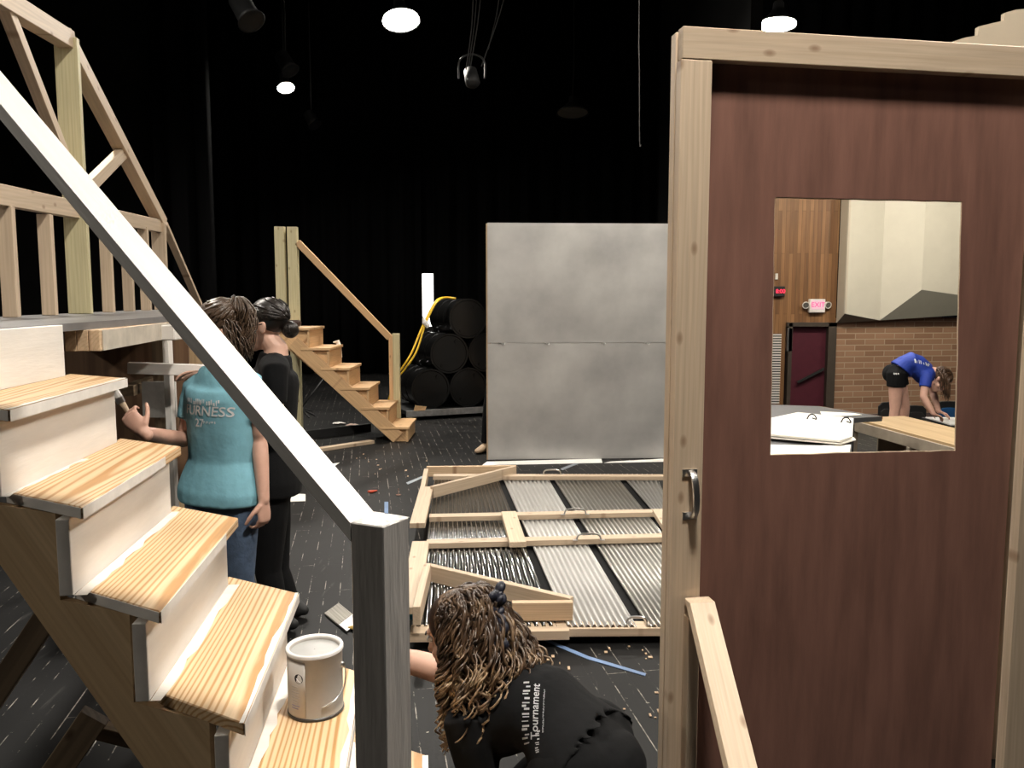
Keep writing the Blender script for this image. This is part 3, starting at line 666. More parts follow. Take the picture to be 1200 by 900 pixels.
# things about the far staircase
bm = bmesh.new(); c = at(341, 381, 9.45); c.z = fz(6)+.0015; box_bm(bm, .19, .28, .002, c + V((.0, .05, 0))); tag(finish(bm, 'paper_sheet', M['paper']), 'white paper sheet on the top landing of the small staircase', 'paper')
bm = bmesh.new(); c = at(342, 377, 9.4); c.z = fz(6)+.045; box_bm(bm, .20, .10, .075, c, bev=.02); cs = tag(finish(bm, 'tool_pouch', paint('dark_brown_leather', (.035, .018, .014), .5)), 'dark brown pouch on the white sheet by the tall posts', 'pouch')
bm = bmesh.new(); box_bm(bm, .02, .006, .02, c+V((.01, -.052, 0)), bev=.002); finish(bm, 'snap', M['chrome'], cs)
bm = bmesh.new(); c = at(396, 409, YF+.02); pts = [c+V((-.04, -.01, .085)), c+V((.03, 0, .085)), c+V((.035, 0, -.09))]
loft(bm, [(c+V((-.05, -.02, .082)), .018, .006), (c+V((.0, 0, .088)), .03, .006), (c+V((.012, 0, .04)), .03, .006), (c+V((.014, 0, -.1)), .036, .006)], (1, 0, .2), 10, 'flat'); tag(finish(bm, 'paper_strip', M['paper']), 'white strip hanging behind a tread of the small staircase', 'strip')
ms = empty('metal_stand', on(358, 489, 0), 'folded grey metal stand lying under the small staircase', 'stand')
q = on(353, 478, .02); bm = bmesh.new(); tube(bm, [q, at(379, 444, q.y+.1)], .012, 8); finish(bm, 'pole', pm, ms, smooth=True)
for px, py in ((369, 487), (362, 489), (366, 481)):
    bm = bmesh.new(); tube(bm, [q, on(px, py, .015)], .009, 8); finish(bm, 'leg', pm, ms, smooth=True)
rnd = random.Random(3)
for lab, px, py, m_ in (('crumpled white scrap under the small staircase', 397, 496, M['paper']), ('crumpled pinkish scrap beside the crumpled white scrap', 413, 498, paint('pinkish_paper', (.62, .45, .38), .7))):
    c = on(px, py, .02); bm = bmesh.new(); bmesh.ops.create_icosphere(bm, subdivisions=2, radius=1)
    for v in bm.verts: v.co = V((v.co.x*.085*rnd.uniform(.5, 1.2), v.co.y*.05*rnd.uniform(.5, 1.2), v.co.z*.02*rnd.uniform(.4, 1.2))) + c
    tag(finish(bm, 'scrap', m_), lab, 'scrap')
p_, q_ = on(366, 528, .02), on(436, 517.5, .02)
tag(beam('lumber', p_, q_, .09, .036, M['pale'], None), 'pale plank lying flat on the floor before the small staircase', 'plank')
p_, q_ = on(340, 512, .05), on(434, 501, .05)
tag(beam('lumber', p_+V((0, .0, 0)), q_, .04, .10, M['black'], None), 'black painted sill on the floor behind the pale plank', 'sill')

# ================================================================== DRUMS
DR, DLN = .268, .86
ad = V((-.40, .917, 0)).normalized(); rw = V((ad.y, -ad.x, 0))
def drum(c, label, first=[]):
    if first:
        r = first[0].copy(); COL.objects.link(r); r.location = c; r['label'] = label; WM[r] = Matrix.Translation(c)
        for ch in first[0].children:
            d = ch.copy(); COL.objects.link(d); d.parent = r
        return r
    t = empty('oil_drum', c, label, 'drum', 'black drums stacked on the dolly'); mw = Matrix.Translation(V(c)) @ axes(ad)
    R = DR
    prof = [(.01, .012), (R-.03, .012), (R-.022, .0), (R, .0), (R, .02), (R-.008, .03), (R-.008, .27), (R-.001, .28), (R-.001, .30), (R-.008, .31), (R-.008, .55), (R-.001, .56), (R-.001, .58), (R-.008, .59), (R-.008, DLN-.03), (R, DLN-.02), (R, DLN), (R-.022, DLN), (R-.03, DLN-.012), (.01, DLN-.012)]
    bm = bmesh.new(); lathe(bm, prof, mw, 48, True); finish(bm, 'shell', M['drum'], t, smooth=False)
    for a, r in ((.6, .03), (3.7, .02)):
        bm = bmesh.new(); lathe(bm, [(.004, -.004), (r, -.004), (r, .012)], mw @ Matrix.Translation((.19*math.cos(a), .19*math.sin(a), 0)), 16); finish(bm, 'bung', M['drum'], t)
    first.append(t); return t
d0 = V((-1.085, 10.98, .0)); dz = .135
sp_ = DR*2.01
def dpos(i, row): return d0 + rw*(sp_*(i+row*.5)) + V((0, 0, dz+DR+row*sp_*.8661))
DA = drum(dpos(0, 0), 'black drum at the bottom row end beside the small staircase')
drum(dpos(1, 0), 'black drum in the middle of the bottom row')
drum(dpos(2, 0), 'black drum at the bottom row end behind the silver flat')
drum(dpos(0, 1), 'black drum in the middle row under the yellow cord')
drum(dpos(1, 1), 'black drum in the middle row half hid by the silver flat')
top = drum(dpos(0, 2), 'black drum lying alone at the very top of the stack')
bm = bmesh.new()
tl = WM[top]; lm = tl @ axes(ad)
for i in range(6):
    pass
vs = []
for i in range(6):
    a = math.radians(150+i*9); vs.append([bm.verts.new(V(dpos(0, 2)) + axes(ad).to_3x3() @ V((DR*.994*math.cos(b_), DR*.994*math.sin(b_), zz))) for b_, zz in ((a, .64), (a, .78))])
for x, y in zip(vs, vs[1:]): bm.faces.new((x[0], y[0], y[1], x[1]))
lb = finish(bm, 'drum_label', M['greyprint'], top)
lb['label'] = 'white rectangular label'
s = lb.modifiers.new('thickness', 'SOLIDIFY'); s.thickness = .003
bg = dpos(0, 0)-ad*.06-rw*.36; dy = empty('dolly', (bg.x+.6, bg.y+.5, 0), 'low dark dolly with a silver edge carrying the drums', 'dolly')
fa, fb = V((bg.x, bg.y, .105)), V((bg.x, bg.y, .105))+rw*1.75
beam('deck', (fa+fb)/2, (fa+fb)/2+ad*1.0, 1.75, .05, M['black'], dy, off=(0, 0))
beam('edge_trim', fa-ad*.004+V((0, 0, -.012)), fb-ad*.004+V((0, 0, -.012)), .006, .085, M['duct'], dy)
for i, p in enumerate((fa+rw*.15+ad*.12, fb-rw*.15+ad*.12, fa+rw*.15+ad*.85, fb-rw*.15+ad*.85)):
    bm = bmesh.new(); lathe(bm, [(.01, -.018), (.034, -.018), (.038, -.01), (.038, .01), (.034, .018), (.01, .018)], Matrix.Translation((p.x, p.y, .038)) @ axes(rw), 18, True); finish(bm, 'caster', M['black'], dy)
yc = empty('extension_cord', dpos(0, 2)+V((0, 0, DR)), 'yellow extension cord draped down over the drum stack', 'cord')
cA = at(521, 343.5, 11.22); cA.z = dpos(0, 2).z+DR+.012
for i, (off, mid) in enumerate(((0, (495, 383)), (.03, (499, 379)))):
    pts = [cA+V((.12+off, .02, -.012)), cA+V((off, 0, 0)), at(510+i*2, 354, 10.98), at(*mid, 10.85), at(483+i*5, 412, 10.72), at(472+i*2, 430+i*3, 10.66), at(464, 442+i*4, 10.70), at(455, 470, 10.75)]
    bm = bmesh.new(); tube(bm, sample(pts, 8), .013, 8); finish(bm, 'strand', M['yellow'], yc, smooth=True)
c = at(497.5, 378, 10.8); bm = bmesh.new(); loft(bm, [(c+V((-.02, 0, .08)), .008, .012), (c, .035, .03), (c+V((.05, 0, -.05)), .03, .008)], (1, 0, .5), 10); finish(bm, 'tie', M['paper'], yc)
bm = bmesh.new(); c = on(480, 472, .16); c = V((bg.x+.10, bg.y+.03, .131)); prism_bm(bm, [c, c+V((.14, .05, 0)), c+V((.16, .06, .05)), c+V((.02, .0, .07))], (-.008, .02, 0)); tag(finish(bm, 'plywood_scrap', M['stair2']), 'small wood scrap leaning on the lowest drum', 'scrap')

# ================================================================== SILVER FLAT
fl_l = on(572, 539.5, .0); fl_r = on(793, 537.2, .0); fd = (fl_r-fl_l).normalized(); fnn = V((fd.y, -fd.x, 0))
SW = 2.44; st0 = .02; SHT = at(573, 261, fl_l.y).z
sf = empty('silver_flat', fl_l+fd*SW/2, 'large silver painted flat of two stacked sheets standing upright', 'flat')
def sheet_mat():
    m, nt, p = new_mat('silver_sheet'); L = nt.links.new
    tc = N(nt, 'ShaderNodeTexCoord'); n1 = N(nt, 'ShaderNodeTexNoise', Scale=1.6, Detail=5.0, Roughness=.55); L(tc.outputs['Object'], n1.inputs['Vector'])
    r = ramp(nt, [(.3, (.38, .37, .36)), (.7, (.60, .585, .56))]); L(n1.outputs['Fac'], r.inputs[0]); L(r.outputs[0], p.inputs['Base Color'])
    p.inputs['Metallic'].default_value = .55
    mr = N(nt, 'ShaderNodeMapRange'); mr.inputs[3].default_value = .38; mr.inputs[4].default_value = .55; L(n1.outputs['Fac'], mr.inputs[0]); L(mr.outputs[0], p.inputs['Roughness'])
    n2 = N(nt, 'ShaderNodeTexNoise', Scale=2.2, Detail=2.0); L(tc.outputs['Object'], n2.inputs['Vector'])
    b = N(nt, 'ShaderNodeBump', Strength=.25, Distance=.03); L(n2.outputs['Fac'], b.inputs['Height']); L(b.outputs[0], p.inputs['Normal'])
    return m
smat = sheet_mat(); zm = at(573, 402, fl_l.y).z
def sheet(z0, z1, wob):
    bm = bmesh.new(); n = 26; lo = []; hi = []; rnd = random.Random(wob)
    for i in range(n+1):
        x = SW*i/n; b = fl_l+fd*x
        e0 = (.004*rnd.random() if wob == 1 else 0); e1 = (.004*rnd.random() if wob == 2 else 0)
        lo.append(V((b.x, b.y, z0+e0))); hi.append(V((b.x, b.y, z1-e1)))
    prism_bm(bm, lo+hi[::-1], -fnn*.012 if False else V((0, .012, 0))); return finish(bm, 'sheet', smat, sf)
sheet(.006, zm-.001, 2); sheet(zm, SHT, 1)
b0_, b1_ = fl_l+fd*.03+V((0, .0165, zm)), fl_l+fd*(SW-.03)+V((0, .0165, zm)); beam('seam_rail', b0_, b1_, .07, .007, M['silver'], sf, up=(0, 1, 0))
for x in (.02, .82, 1.62, SW-.02):
    b = fl_l+fd*x+V((0, .040, 0)); beam('frame_stile', (b.x, b.y, .0), (b.x, b.y, SHT-.005), .07, .036, M['pine'], sf, up=(0, 1, 0))
for x in (.4, 1.9):
    b = fl_l+fd*x; beam('brace', (b.x, b.y+.06, 1.7), (b.x, b.y+1.05, .02), .07, .036, M['pine'], sf, up=(1, 0, 0))
for x in (.14, .58, 1.14, 1.58):
    b = fl_l+fd*x; bm = bmesh.new(); tube(bm, sample([V((b.x-.03, b.y-.004, zm-.012)), V((b.x-.01, b.y-.009, zm+.004)), V((b.x+.012, b.y-.009, zm-.02)), V((b.x+.03, b.y-.004, zm+.003))], 5), .004, 6); finish(bm, 'tie_wire', M['chrome'], sf)
for lab, x0, x1, e in (('white paper strip on floor at the open corner of the silver flat', 565, 706, 0), ('white paper strip on floor nearest the door flat post', 708, 800, .0)):
    a, b, c, d = on(x0-(8 if x0 < 600 else 0)*0, 545-(x0-565)*.018, .004), on(x1, 545-(x1-565)*.020, .004), on(x1-2, 538-(x1-565)*.013, .004), on(x0+6, 539.5, .004)
    a.z = b.z = c.z = d.z = .004
    tag(prism('paper_strip', [a, b, V((c.x, c.y-.06, .004)), V((d.x, d.y-.06, .004))], (0, 0, -.003), M['paper']), lab, 'paper')

# ================================================================== CORRUGATED FLAT LYING DOWN
CZ = .085
cf = empty('corrugated_flat', on(630, 640, 0), 'corrugated metal flat with pine framing lying on the floor', 'flat')
def corr(name, xa, xb, mat, phase):
    """sheet between two measured side lines; ribs run away from the viewer"""
    (n0, f0), (n1, f1) = xa, xb
    n0, f0, n1, f1 = on(*n0, CZ), on(*f0, CZ), on(*n1, CZ), on(*f1, CZ)
    wd = ((n1-n0).length+(f1-f0).length)/2; ribs = max(4, round(wd/.030)); k = ribs*8; bm = bmesh.new(); prev = None
    for i in range(k+1):
        t = i/k; z = .0075*math.sin(2*PI*ribs*t)
        a, b = n0.lerp(n1, t), f0.lerp(f1, t)
        a, b = V((a.x, a.y, CZ+z)), V((b.x, b.y, CZ+z)); cur = (bm.verts.new(a), bm.verts.new(b))
        if prev: bm.faces.new((prev[0], cur[0], cur[1], prev[1]))
        prev = cur
    o = finish(bm, name, mat, cf, smooth=True); s = o.modifiers.new('thickness', 'SOLIDIFY'); s.thickness = .0015; return o
NYp, FYp = 734, 556.5
def sl(a, b, y): return a[0]+(b[0]-a[0])*(y-a[1])/(b[1]-a[1])
def line(a, b): # side line through two floor points, cut at the near and far edges
    A, B = on(*a, CZ), on(*b, CZ); yn, yf = on(600, NYp, CZ).y, on(600, FYp, CZ).y
    f = lambda y: A.lerp(B, (y-A.y)/(B.y-A.y)); return f(yn), f(yf)
galv1 = paint('galvanised_dim_reflection', (.42, .41, .38), .34, metal=.9, var=.1, scale=2)  # one metal in three tones: each sheet's reflection is put into its colour
galv2 = paint('galvanised_bright_reflection', (.52, .51, .49), .42, metal=.5, var=.06, scale=2)
galv0 = paint('galvanised_dark_reflection', (.36, .36, .35), .22, metal=1.0, var=.08, scale=2)
lines = [line((497, 660), (509, 560)), line((615, 640), (583, 560)), line((624, 640), (589, 560)), line((690, 640), (642, 560)), line((699, 640), (648, 560)), line((789, 640), (724, 560)), line((800, 640), (731, 560)), line((808, 640), (770, 560))]
def corr2(a, b, mat):
    (n0, f0), (n1, f1) = a, b; wd = ((n1-n0).length+(f1-f0).length)/2; ribs = max(4, round(wd/.031)); k = ribs*8; bm = bmesh.new(); prev = None
    for i in range(k+1):
        t = i/k; z = .0085*math.sin(2*PI*ribs*t); p, q = n0.lerp(n1, t), f0.lerp(f1, t)
        cur = (bm.verts.new((p.x, p.y, CZ+z)), bm.verts.new((q.x, q.y, CZ+z)))
        if prev: bm.faces.new((prev[0], cur[0], cur[1], prev[1]))
        prev = cur
    o = finish(bm, 'corrugated_sheet', mat, cf, smooth=True); s = o.modifiers.new('thickness', 'SOLIDIFY'); s.thickness = .0015; return o
for i, mt_ in enumerate((galv0, galv2, galv1, galv2)): corr2(lines[2*i], lines[2*i+1], mt_)
bt = CZ+.011; BT = .034
def flatboard(a, b, w, z=bt, t=BT, mat='pale', name='batten', up=(0, 0, 1)):
    A, B = on(*a, z+t), on(*b, z+t); A.z = B.z = z+t/2
    return beam(name, A, B, w, t, M[mat], cf)
XR = 818
flatboard((508, 556.5), (XR, 557), .085)
flatboard((503, 604.0), (XR, 597.2), .085)
flatboard((500, 634.5), (XR, 626), .085)
flatboard((596, 733.0), (XR, 731.5), .085, z=CZ-.045, t=.04)
flatboard((481, 737), (666, 734), .10, z=CZ-.046, t=.045)
flatboard((500, 570), (489, 613), .10, z=bt+.035)
flatboard((493, 634), (479.5, 712), .10, z=bt+.035)
flatboard((596, 599), (607, 635), .10, z=bt+.036); flatboard((773, 597), (802, 640), .10, z=bt+.036)
# black strips laid under the gaps between the sheets
for i in (1, 3, 5):
    (a, b), (c, d) = lines[i], lines[i+1]
    tb_ = [V((p.x, p.y, CZ-.012)) for p in (a, c, d, b)]; o = (tb_[1]-tb_[0])*.2
    prism('black_strip', [tb_[0]-o, tb_[1]+o, tb_[2]+o, tb_[3]-o], (0, 0, -.004), M['blackcloth'], cf)
# corner jacks: boards stood on edge
def edgeboard(a, b, z, h=.088, t=.036, mat='pale', name='corner_jack'):
    A, B = on(*a, z+h), on(*b, z+h); A.z = B.z = z+h/2
    return beam(name, A, B, t, h, M[mat], cf)
ez = bt+.002
edgeboard((500, 546.5), (605, 545.5), ez-.035, name='corner_jack', mat='pine')
edgeboard((499.5, 549), (495, 572), ez-.03)
edgeboard((506, 570), (603, 546), ez+.0)
edgeboard((502, 661), (670, 700), ez)
edgeboard((600, 705), (671, 704.5), ez, mat='pine')
edgeboard((501, 660), (488, 711), ez+.035)
bl_ = beam('painted_end', on(479, 719, .09)+V((0, -.012, .0)), on(490, 719, .09)+V((0, -.012, .0)), .004, .055, paint('blue_paint', (.02, .20, .32), .5), cf)
bl_['label'] = 'blue painted board end'
for px, py in ((659, 709), (666, 711), (661, 716), (665, 719)):
    pass
# pull handles screwed to the battens
def pull(px, py, z, L=.15):
    c = on(px, py, z); bm = bmesh.new(); d = V((1, .02, 0)).normalized()
    pts = sample([c-d*L/2, c-d*L*.44+V((0, 0, .028)), c-d*L*.25+V((0, 0, .04)), c+d*L*.25+V((0, 0, .04)), c+d*L*.44+V((0, 0, .028)), c+d*L/2], 4)
    tube(bm, pts, .006, 8)
    for s_ in (-1, 1): box_bm(bm, .03, .022, .004, c+d*(s_*(L/2+.008))+V((0, 0, .002)), bev=.001)
    finish(bm, 'pull_handle', M['chrome'], cf)
for px, py in ((647, 556), (674, 603), (690, 633)): pull(px, py, bt+BT)
pull(746, 733, CZ-.005, .10)

# ================================================================== DOOR FLAT
ZT = at(801, 30, 2.4).z; D0 = on(799, 30, ZT); D1 = on(1119, 49.5, ZT); DD = (D1-D0).normalized(); DN = V((DD.y, -DD.x, 0))   # DN faces the viewer
def dp(px, py, back=0.0):
    r = ray(px, py); o = D0-DN*back; t = o.dot(DN)-V((0, 0, 0)).dot(DN); t = (o.dot(DN))/(r.dot(DN)); return V((0, 0, EZ))+r*t
DF = empty('door_flat', D0+DD*.6-V((0, 0, ZT)), 'tall stage door flat with reddish plywood panel and cut window', 'door')
ft = .036
sx0 = 0.0; sx1 = (dp(833, 300)-dp(797, 300)).length
tr_b = dp(835, 70).z
def dq(u, z, back=0): p = D0+DD*u-DN*back; return V((p.x, p.y, z))
UR = (dp(1195, 600)-D0).dot(DD)
beam('stile', dq(sx1/2, 0, ft/2), dq(sx1/2, tr_b-.002, ft/2), sx1, ft, M['pale'], DF, up=DN)
beam('stile', dq(sx1/2, 0, ft*1.5+.008), dq(sx1/2, ZT-.004, ft*1.5+.008), sx1, ft, M['pale'], DF, up=DN)
beam('top_rail', dq(0.004, (ZT+tr_b)/2, ft/2), dq(UR+.09, (ZT+tr_b)/2, ft/2), ZT-tr_b, ft, M['pale'], DF, up=DN)
beam('stile', dq(UR+.045, 0, ft/2), dq(UR+.045, tr_b-.002, ft/2), .09, ft, M['pale'], DF, up=DN)
pw = paint('red_luan', (.225, .112, .084), .42, var=.22, scale=3, stretch=(6, 6, .7), bump=.05, bscale=60)
ho = [dp(908, 231, ft), dp(1127.5, 236, ft), dp(1120, 528.5, ft), dp(902.5, 533.5, ft)]
UP = (dp(1186.5, 660)-D0).dot(DD)
outer = [dq(sx1*.5, ZT-.02, ft), dq(UP, ZT-.02, ft), dq(UP, .01, ft), dq(sx1*.5, .01, ft)]
bm = bmesh.new()
def rough(a, b, n, amp, seed):
    r_ = random.Random(seed); out = []
    for i in range(n): out.append(a.lerp(b, i/n)+V((0, 0, 1))*(r_.uniform(-amp, amp) if i else 0)+DD*(r_.uniform(-amp, amp) if i else 0))
    return out
nseg = 14
inner = sum((rough(ho[i], ho[(i+1) % 4], nseg, .0013, i) for i in range(4)), [])
outr = sum(([outer[i].lerp(outer[(i+1) % 4], k/nseg) for k in range(nseg)] for i in range(4)), [])
th = -DN*.006; n = len(inner)
vi = [bm.verts.new(p) for p in inner]; vo_ = [bm.verts.new(p) for p in outr]; vi2 = [bm.verts.new(p+th) for p in inner]; vo2 = [bm.verts.new(p+th) for p in outr]
for i in range(n):
    j = (i+1) % n
    bm.faces.new((vo_[i], vo_[j], vi[j], vi[i])); bm.faces.new((vo2[i], vi2[i], vi2[j], vo2[j])); bm.faces.new((vi[i], vi[j], vi2[j], vi2[i])); bm.faces.new((vo_[i], vo2[i], vo2[j], vo_[j]))
finish(bm, 'door_panel', pw, DF)
# pale splintered edge of the cut-out
bm = bmesh.new(); loop_ = []
for i in range(n):
    j = (i+1) % n; m_ = (inner[i]+inner[j])/2; c = (ho[0]+ho[2])/2; 
    a, b = inner[i]+(c-inner[i]).normalized()*.0012, inner[j]+(c-inner[j]).normalized()*.0012
    loop_.append(a+th*.5)
tube(bm, loop_+[loop_[0]], .0020, 5); finish(bm, 'cut_edge', M['pale'], DF)
# pull handle
hc0, hc1 = dp(806, 556), dp(806, 601)
bm = bmesh.new()
for c in (dp(808, 554), dp(808, 604)):
    box_bm(bm, .046, .004, .022, (0, 0, 0)); 
    vs_ = bm.verts[-8:]; bmesh.ops.rotate(bm, verts=vs_, cent=(0, 0, 0), matrix=Matrix.Rotation(math.atan2(DD.y, DD.x), 3, 'Z')); bmesh.ops.translate(bm, verts=vs_, vec=c+DN*.002)
a, b = dp(810, 552), dp(810, 606)
loft(bm, [(p, .011, .005) for p in sample([a+DN*.002, a+DN*.02+V((0, 0, -.008)), a+DN*.034+V((0, 0, -.03)), (a+b)/2+DN*.04, b+DN*.034+V((0, 0, .03)), b+DN*.02+V((0, 0, .008)), b+DN*.002], 4)], DD, 10, 'flat')
finish(bm, 'pull_handle', M['chrome'], DF)
# sloping brace down to the floor in front of the flat, on a short post
z0 = at(816, 699, D0.y-.06).z
bA = dp(815.5, 699)+DN*.05; bB = at(871, 900, 1.98)
dv = (bB-bA); bE = bA+dv*(bA.z/(-dv.z))*.985
x_ = DD
bw = .077; bt_ = .036; u_ = V((0, 0, 1))
c0 = bA-DD*bw/2; c1 = bA+DD*bw/2
dvn = dv.normalized(); nrm_ = DD.cross(dvn).normalized(); nrm_ = nrm_ if nrm_.z > 0 else -nrm_
prism('brace', [c0, c1, c1+DN*-.045, c0+DN*-.045], dv*((bA.z-.02)/(-dv.z)), M['pale'], DF, xdir=dvn, bev=.001)
beam('brace_post', dq((c0-D0).dot(DD)+.018, 0, -.022), dq((c0-D0).dot(DD)+.018, bA.z-.05, -.022), .036, .04, M['pale'], DF, up=DN)
# beige cut-out with a stepped edge behind the top rail
yb = 2.75
pts = [at(x, y, yb) for x, y in ((1117, 110), (1117, 48.5), (1131, 44), (1146, 41.5), (1147, 31), (1163, 27), (1177, 24), (1177.5, 15), (1190, 11.5), (1199, 10.5), (1300, 0))]
e = at(1300, 600, yb); f_ = at(1160, 600, yb); g_ = at(1160, 110, yb)
tag(prism('scenic_cutout', pts+[V((e.x, yb, 0)), V((f_.x, yb, 0)), g_], (0, .02, 0), paint('beige_scenery_paint', (.52, .44, .33), .7, var=.06)), 'beige scenic cutout with stepped top edge behind the door flat', 'cutout')

# ================================================================== PAINT CAN, BRUSH, FLOOR SCRAPS
zc = FL(5).z; cc = on(370.5, 831, zc)
top_y = 757; Rk = 33.5/970*cc.y*1.0
ch = .0; 
for h_ in [i*.002 for i in range(50, 130)]:
    r = at(370, 757, cc.y)
ch = at(371, 757, cc.y).z - zc
pc = empty('paint_can', cc, 'open grey white paint can standing on the lowest near step', 'paint can')
mw = Matrix.Translation(cc)
bm = bmesh.new(); lathe(bm, [(Rk*.9, .004), (Rk*.985, .0), (Rk, .004), (Rk*.985, .008), (Rk*.985, ch-.01), (Rk*1.02, ch-.006), (Rk*1.02, ch), (Rk*.985, ch+.002), (Rk*.95, ch), (Rk*.88, ch-.002), (Rk*.86, ch-.006), (Rk*.86, ch-.03)], mw, 48); finish(bm, 'body', paint('can_label_grey', (.44, .41, .37), .5, metal=.08, var=.06, scale=9), pc, smooth=True)
bm = bmesh.new(); lathe(bm, [(.001, ch-.008), (Rk*.88, ch-.008)], mw, 40); finish(bm, 'paint', paint('grey_white_paint', (.36, .355, .34), .3, var=.06, scale=14), pc)
bm = bmesh.new(); lathe(bm, [(Rk*.885, ch-.0015), (Rk*.90, ch+.0015), (Rk*1.0, ch+.0035), (Rk*1.03, ch), (Rk*1.03, ch-.006)], mw, 48); finish(bm, 'rim', paint('paint_smeared_rim', (.82, .80, .77), .25, var=.05), pc, smooth=True)
bm = bmesh.new(); lathe(bm, [(Rk*.95, .0005), (Rk*1.015, .002), (Rk*1.015, .007), (Rk*.98, .009)], mw, 48); finish(bm, 'base_seam', paint('seam_dark', (.03, .03, .03), .4), pc)
vd = V((-cc.x, -cc.y, 0)).normalized()
def canp(ang, z, r=1.004): # angle from the viewer's side
    d = Matrix.Rotation(ang, 3, 'Z') @ vd; return cc + d*Rk*r + V((0, 0, z))
def canpatch(name, a0, a1, z0, z1, mat, r):
    bm = bmesh.new(); k = 12; v_ = []
    for i in range(k+1):
        a = a0+(a1-a0)*i/k; v_.append((bm.verts.new(canp(a, z0, r)), bm.verts.new(canp(a, z1, r))))
    for x, y in zip(v_, v_[1:]): bm.faces.new((x[0], y[0], y[1], x[1]))
    o = finish(bm, name, mat, pc, smooth=True); s = o.modifiers.new('thickness', 'SOLIDIFY'); s.thickness = .0006; return o
canpatch('side_label', -1.25, -.36, .012, ch-.014, paint('pale_can_label', (.50, .47, .43), .5, var=.03), .992)
bm = bmesh.new(); a0 = -.62
for i in range(25):
    pass
cen = (a0, ch*.66); ring = [bm.verts.new(canp(a0+.0075/Rk*math.cos(2*PI*i/24)*1.6, ch*.66+.0118*math.sin(2*PI*i/24), 1.003)) for i in range(24)]; bm.faces.new(ring)
o = finish(bm, 'logo_disc', M['black'], pc); s = o.modifiers.new('thickness', 'SOLIDIFY'); s.thickness = .0006
bm = bmesh.new(); tube(bm, sample([canp(a0-.09, ch*.66+.001, 1.006), canp(a0-.02, ch*.66-.004, 1.006), canp(a0+.09, ch*.66-.009, 1.006)], 5), .0009, 5); finish(bm, 'logo_mark', M['print'], pc)
for i in range(9):
    zz = ch*.52-i*.0068; bm = bmesh.new(); a_ = -.98; wdt = .30+.1*((i*37) % 5)/5
    canpatch('fine_print', a_, a_+wdt, zz, zz+.0022, M['greyprint'] if i < 7 else paint('violet_print', (.25, .23, .40), .5), .9955) if True else None
    bm.free()
hp = [canp(1.25, ch*.72, 1.02), canp(1.3, ch*.70, 1.09), canp(1.25, ch*.5, 1.12), canp(1.05, ch*.36, 1.09), canp(.6, ch*.27, 1.06), canp(.2, ch*.22, 1.03)]
bm = bmesh.new(); tube(bm, sample(hp, 6), .0016, 6); finish(bm, 'bail_handle', M['chrome'], pc, smooth=True)
bm = bmesh.new(); c = canp(1.25, ch*.72, 1.0); ellipsoid(bm, c, .007, .007, .009); finish(bm, 'ear', M['chrome'], pc, smooth=True)
br = empty('paintbrush', on(398, 724, .0), 'wide pale paintbrush lying on the black floor behind the can', 'brush')
q1, q2, q3, q4 = on(380, 718, .012), on(397, 706, .012), on(424, 728, .012), on(408, 741, .012)
prism('bristles', [q1, q2, q2.lerp(q3, .62), q1.lerp(q4, .62)], (0, 0, -.010), M['brush'], br, xdir=(q3-q2), bev=.002)
prism('ferrule', [q1.lerp(q4, .62), q2.lerp(q3, .62), q2.lerp(q3, .95), q1.lerp(q4, .95)], (0, 0, -.0115), M['chrome'], br, bev=.001)
hm = (q3+q4)/2; hd = (q3-q2).normalized(); bm = bmesh.new(); loft(bm, [(hm-hd*.01, .035, .006), (hm+hd*.04, .018, .007), (hm+hd*.12, .012, .007), (hm+hd*.17, .015, .007)], V((-hd.y, hd.x, 0)), 12); finish(bm, 'handle', paint('yellow_handle', (.55, .35, .08), .4), br, smooth=True)
def scrap(lab, pts, mat, t=.002, z=.003, name='paper_scrap', cat='scrap'):
    tag(prism(name, [on(x, y, z) for x, y in pts], (0, 0, -t), mat), lab, cat)
scrap('white paper scrap on the floor beside the dark dressed person', [(333, 578), (358, 579), (358, 587), (333, 588)], M['paper'], cat='paper')
scrap('white paper corner poking out under the silver handrail', [(372, 546), (398, 542), (388, 549), (372, 556)], M['paper'], cat='paper')
scrap('white paper corner behind the silver newel post top', [(434, 599), (450, 601), (480, 606), (440, 612)], M['paper'], cat='paper')
bt2 = paint('blue_masking_tape', (.14, .22, .38), .6)
scrap('short blue tape strip just behind the newel post', [(450.5, 588), (455, 588), (455, 603), (450.5, 603)], bt2, name='tape_strip', cat='tape')
scrap('long blue grey tape strip beside the corrugated flat far corner', [(476, 565.5), (499, 556), (500, 558), (478, 567.5)], paint('grey_blue_tape', (.30, .34, .38), .6), name='tape_strip', cat='tape')
scrap('blue tape line on floor near the curly haired painter', [(640, 748), (690, 769), (757, 789), (756, 792), (688, 772), (638, 751)], bt2, name='tape_strip', cat='tape')
scrap('pale tape strip on floor between corrugated and silver flats', [(657, 549), (678, 541), (679, 543), (659, 551)], paint('dim_tape', (.22, .24, .27), .6), name='tape_strip', cat='tape')
bm = bmesh.new(); c = on(435, 576, .012); loft(bm, [(c+V((-.02, 0, 0)), .012, .01), (c, .022, .012), (c+V((.04, .03, 0)), .008, .006)], (0, 1, 0), 10); tag(finish(bm, 'plastic_cap', paint('orange_red_plastic', (.55, .07, .03), .4), smooth=True), 'small orange red plastic bit on the open floor', 'scrap')
bm = bmesh.new(); c = on(467, 580, .004); lathe(bm, [(.001, .0), (.02, .0), (.022, .003)], Matrix.Translation(c), 16); tube(bm, [c, c+V((0.0, .0, .055))], .0025, 6); tag(finish(bm, 'roofing_nail', paint('rusty_nail', (.30, .17, .12), .5)), 'upturned broad headed nail on the floor by the corrugated flat', 'nail')
rnd = random.Random(11)
bm = bmesh.new()
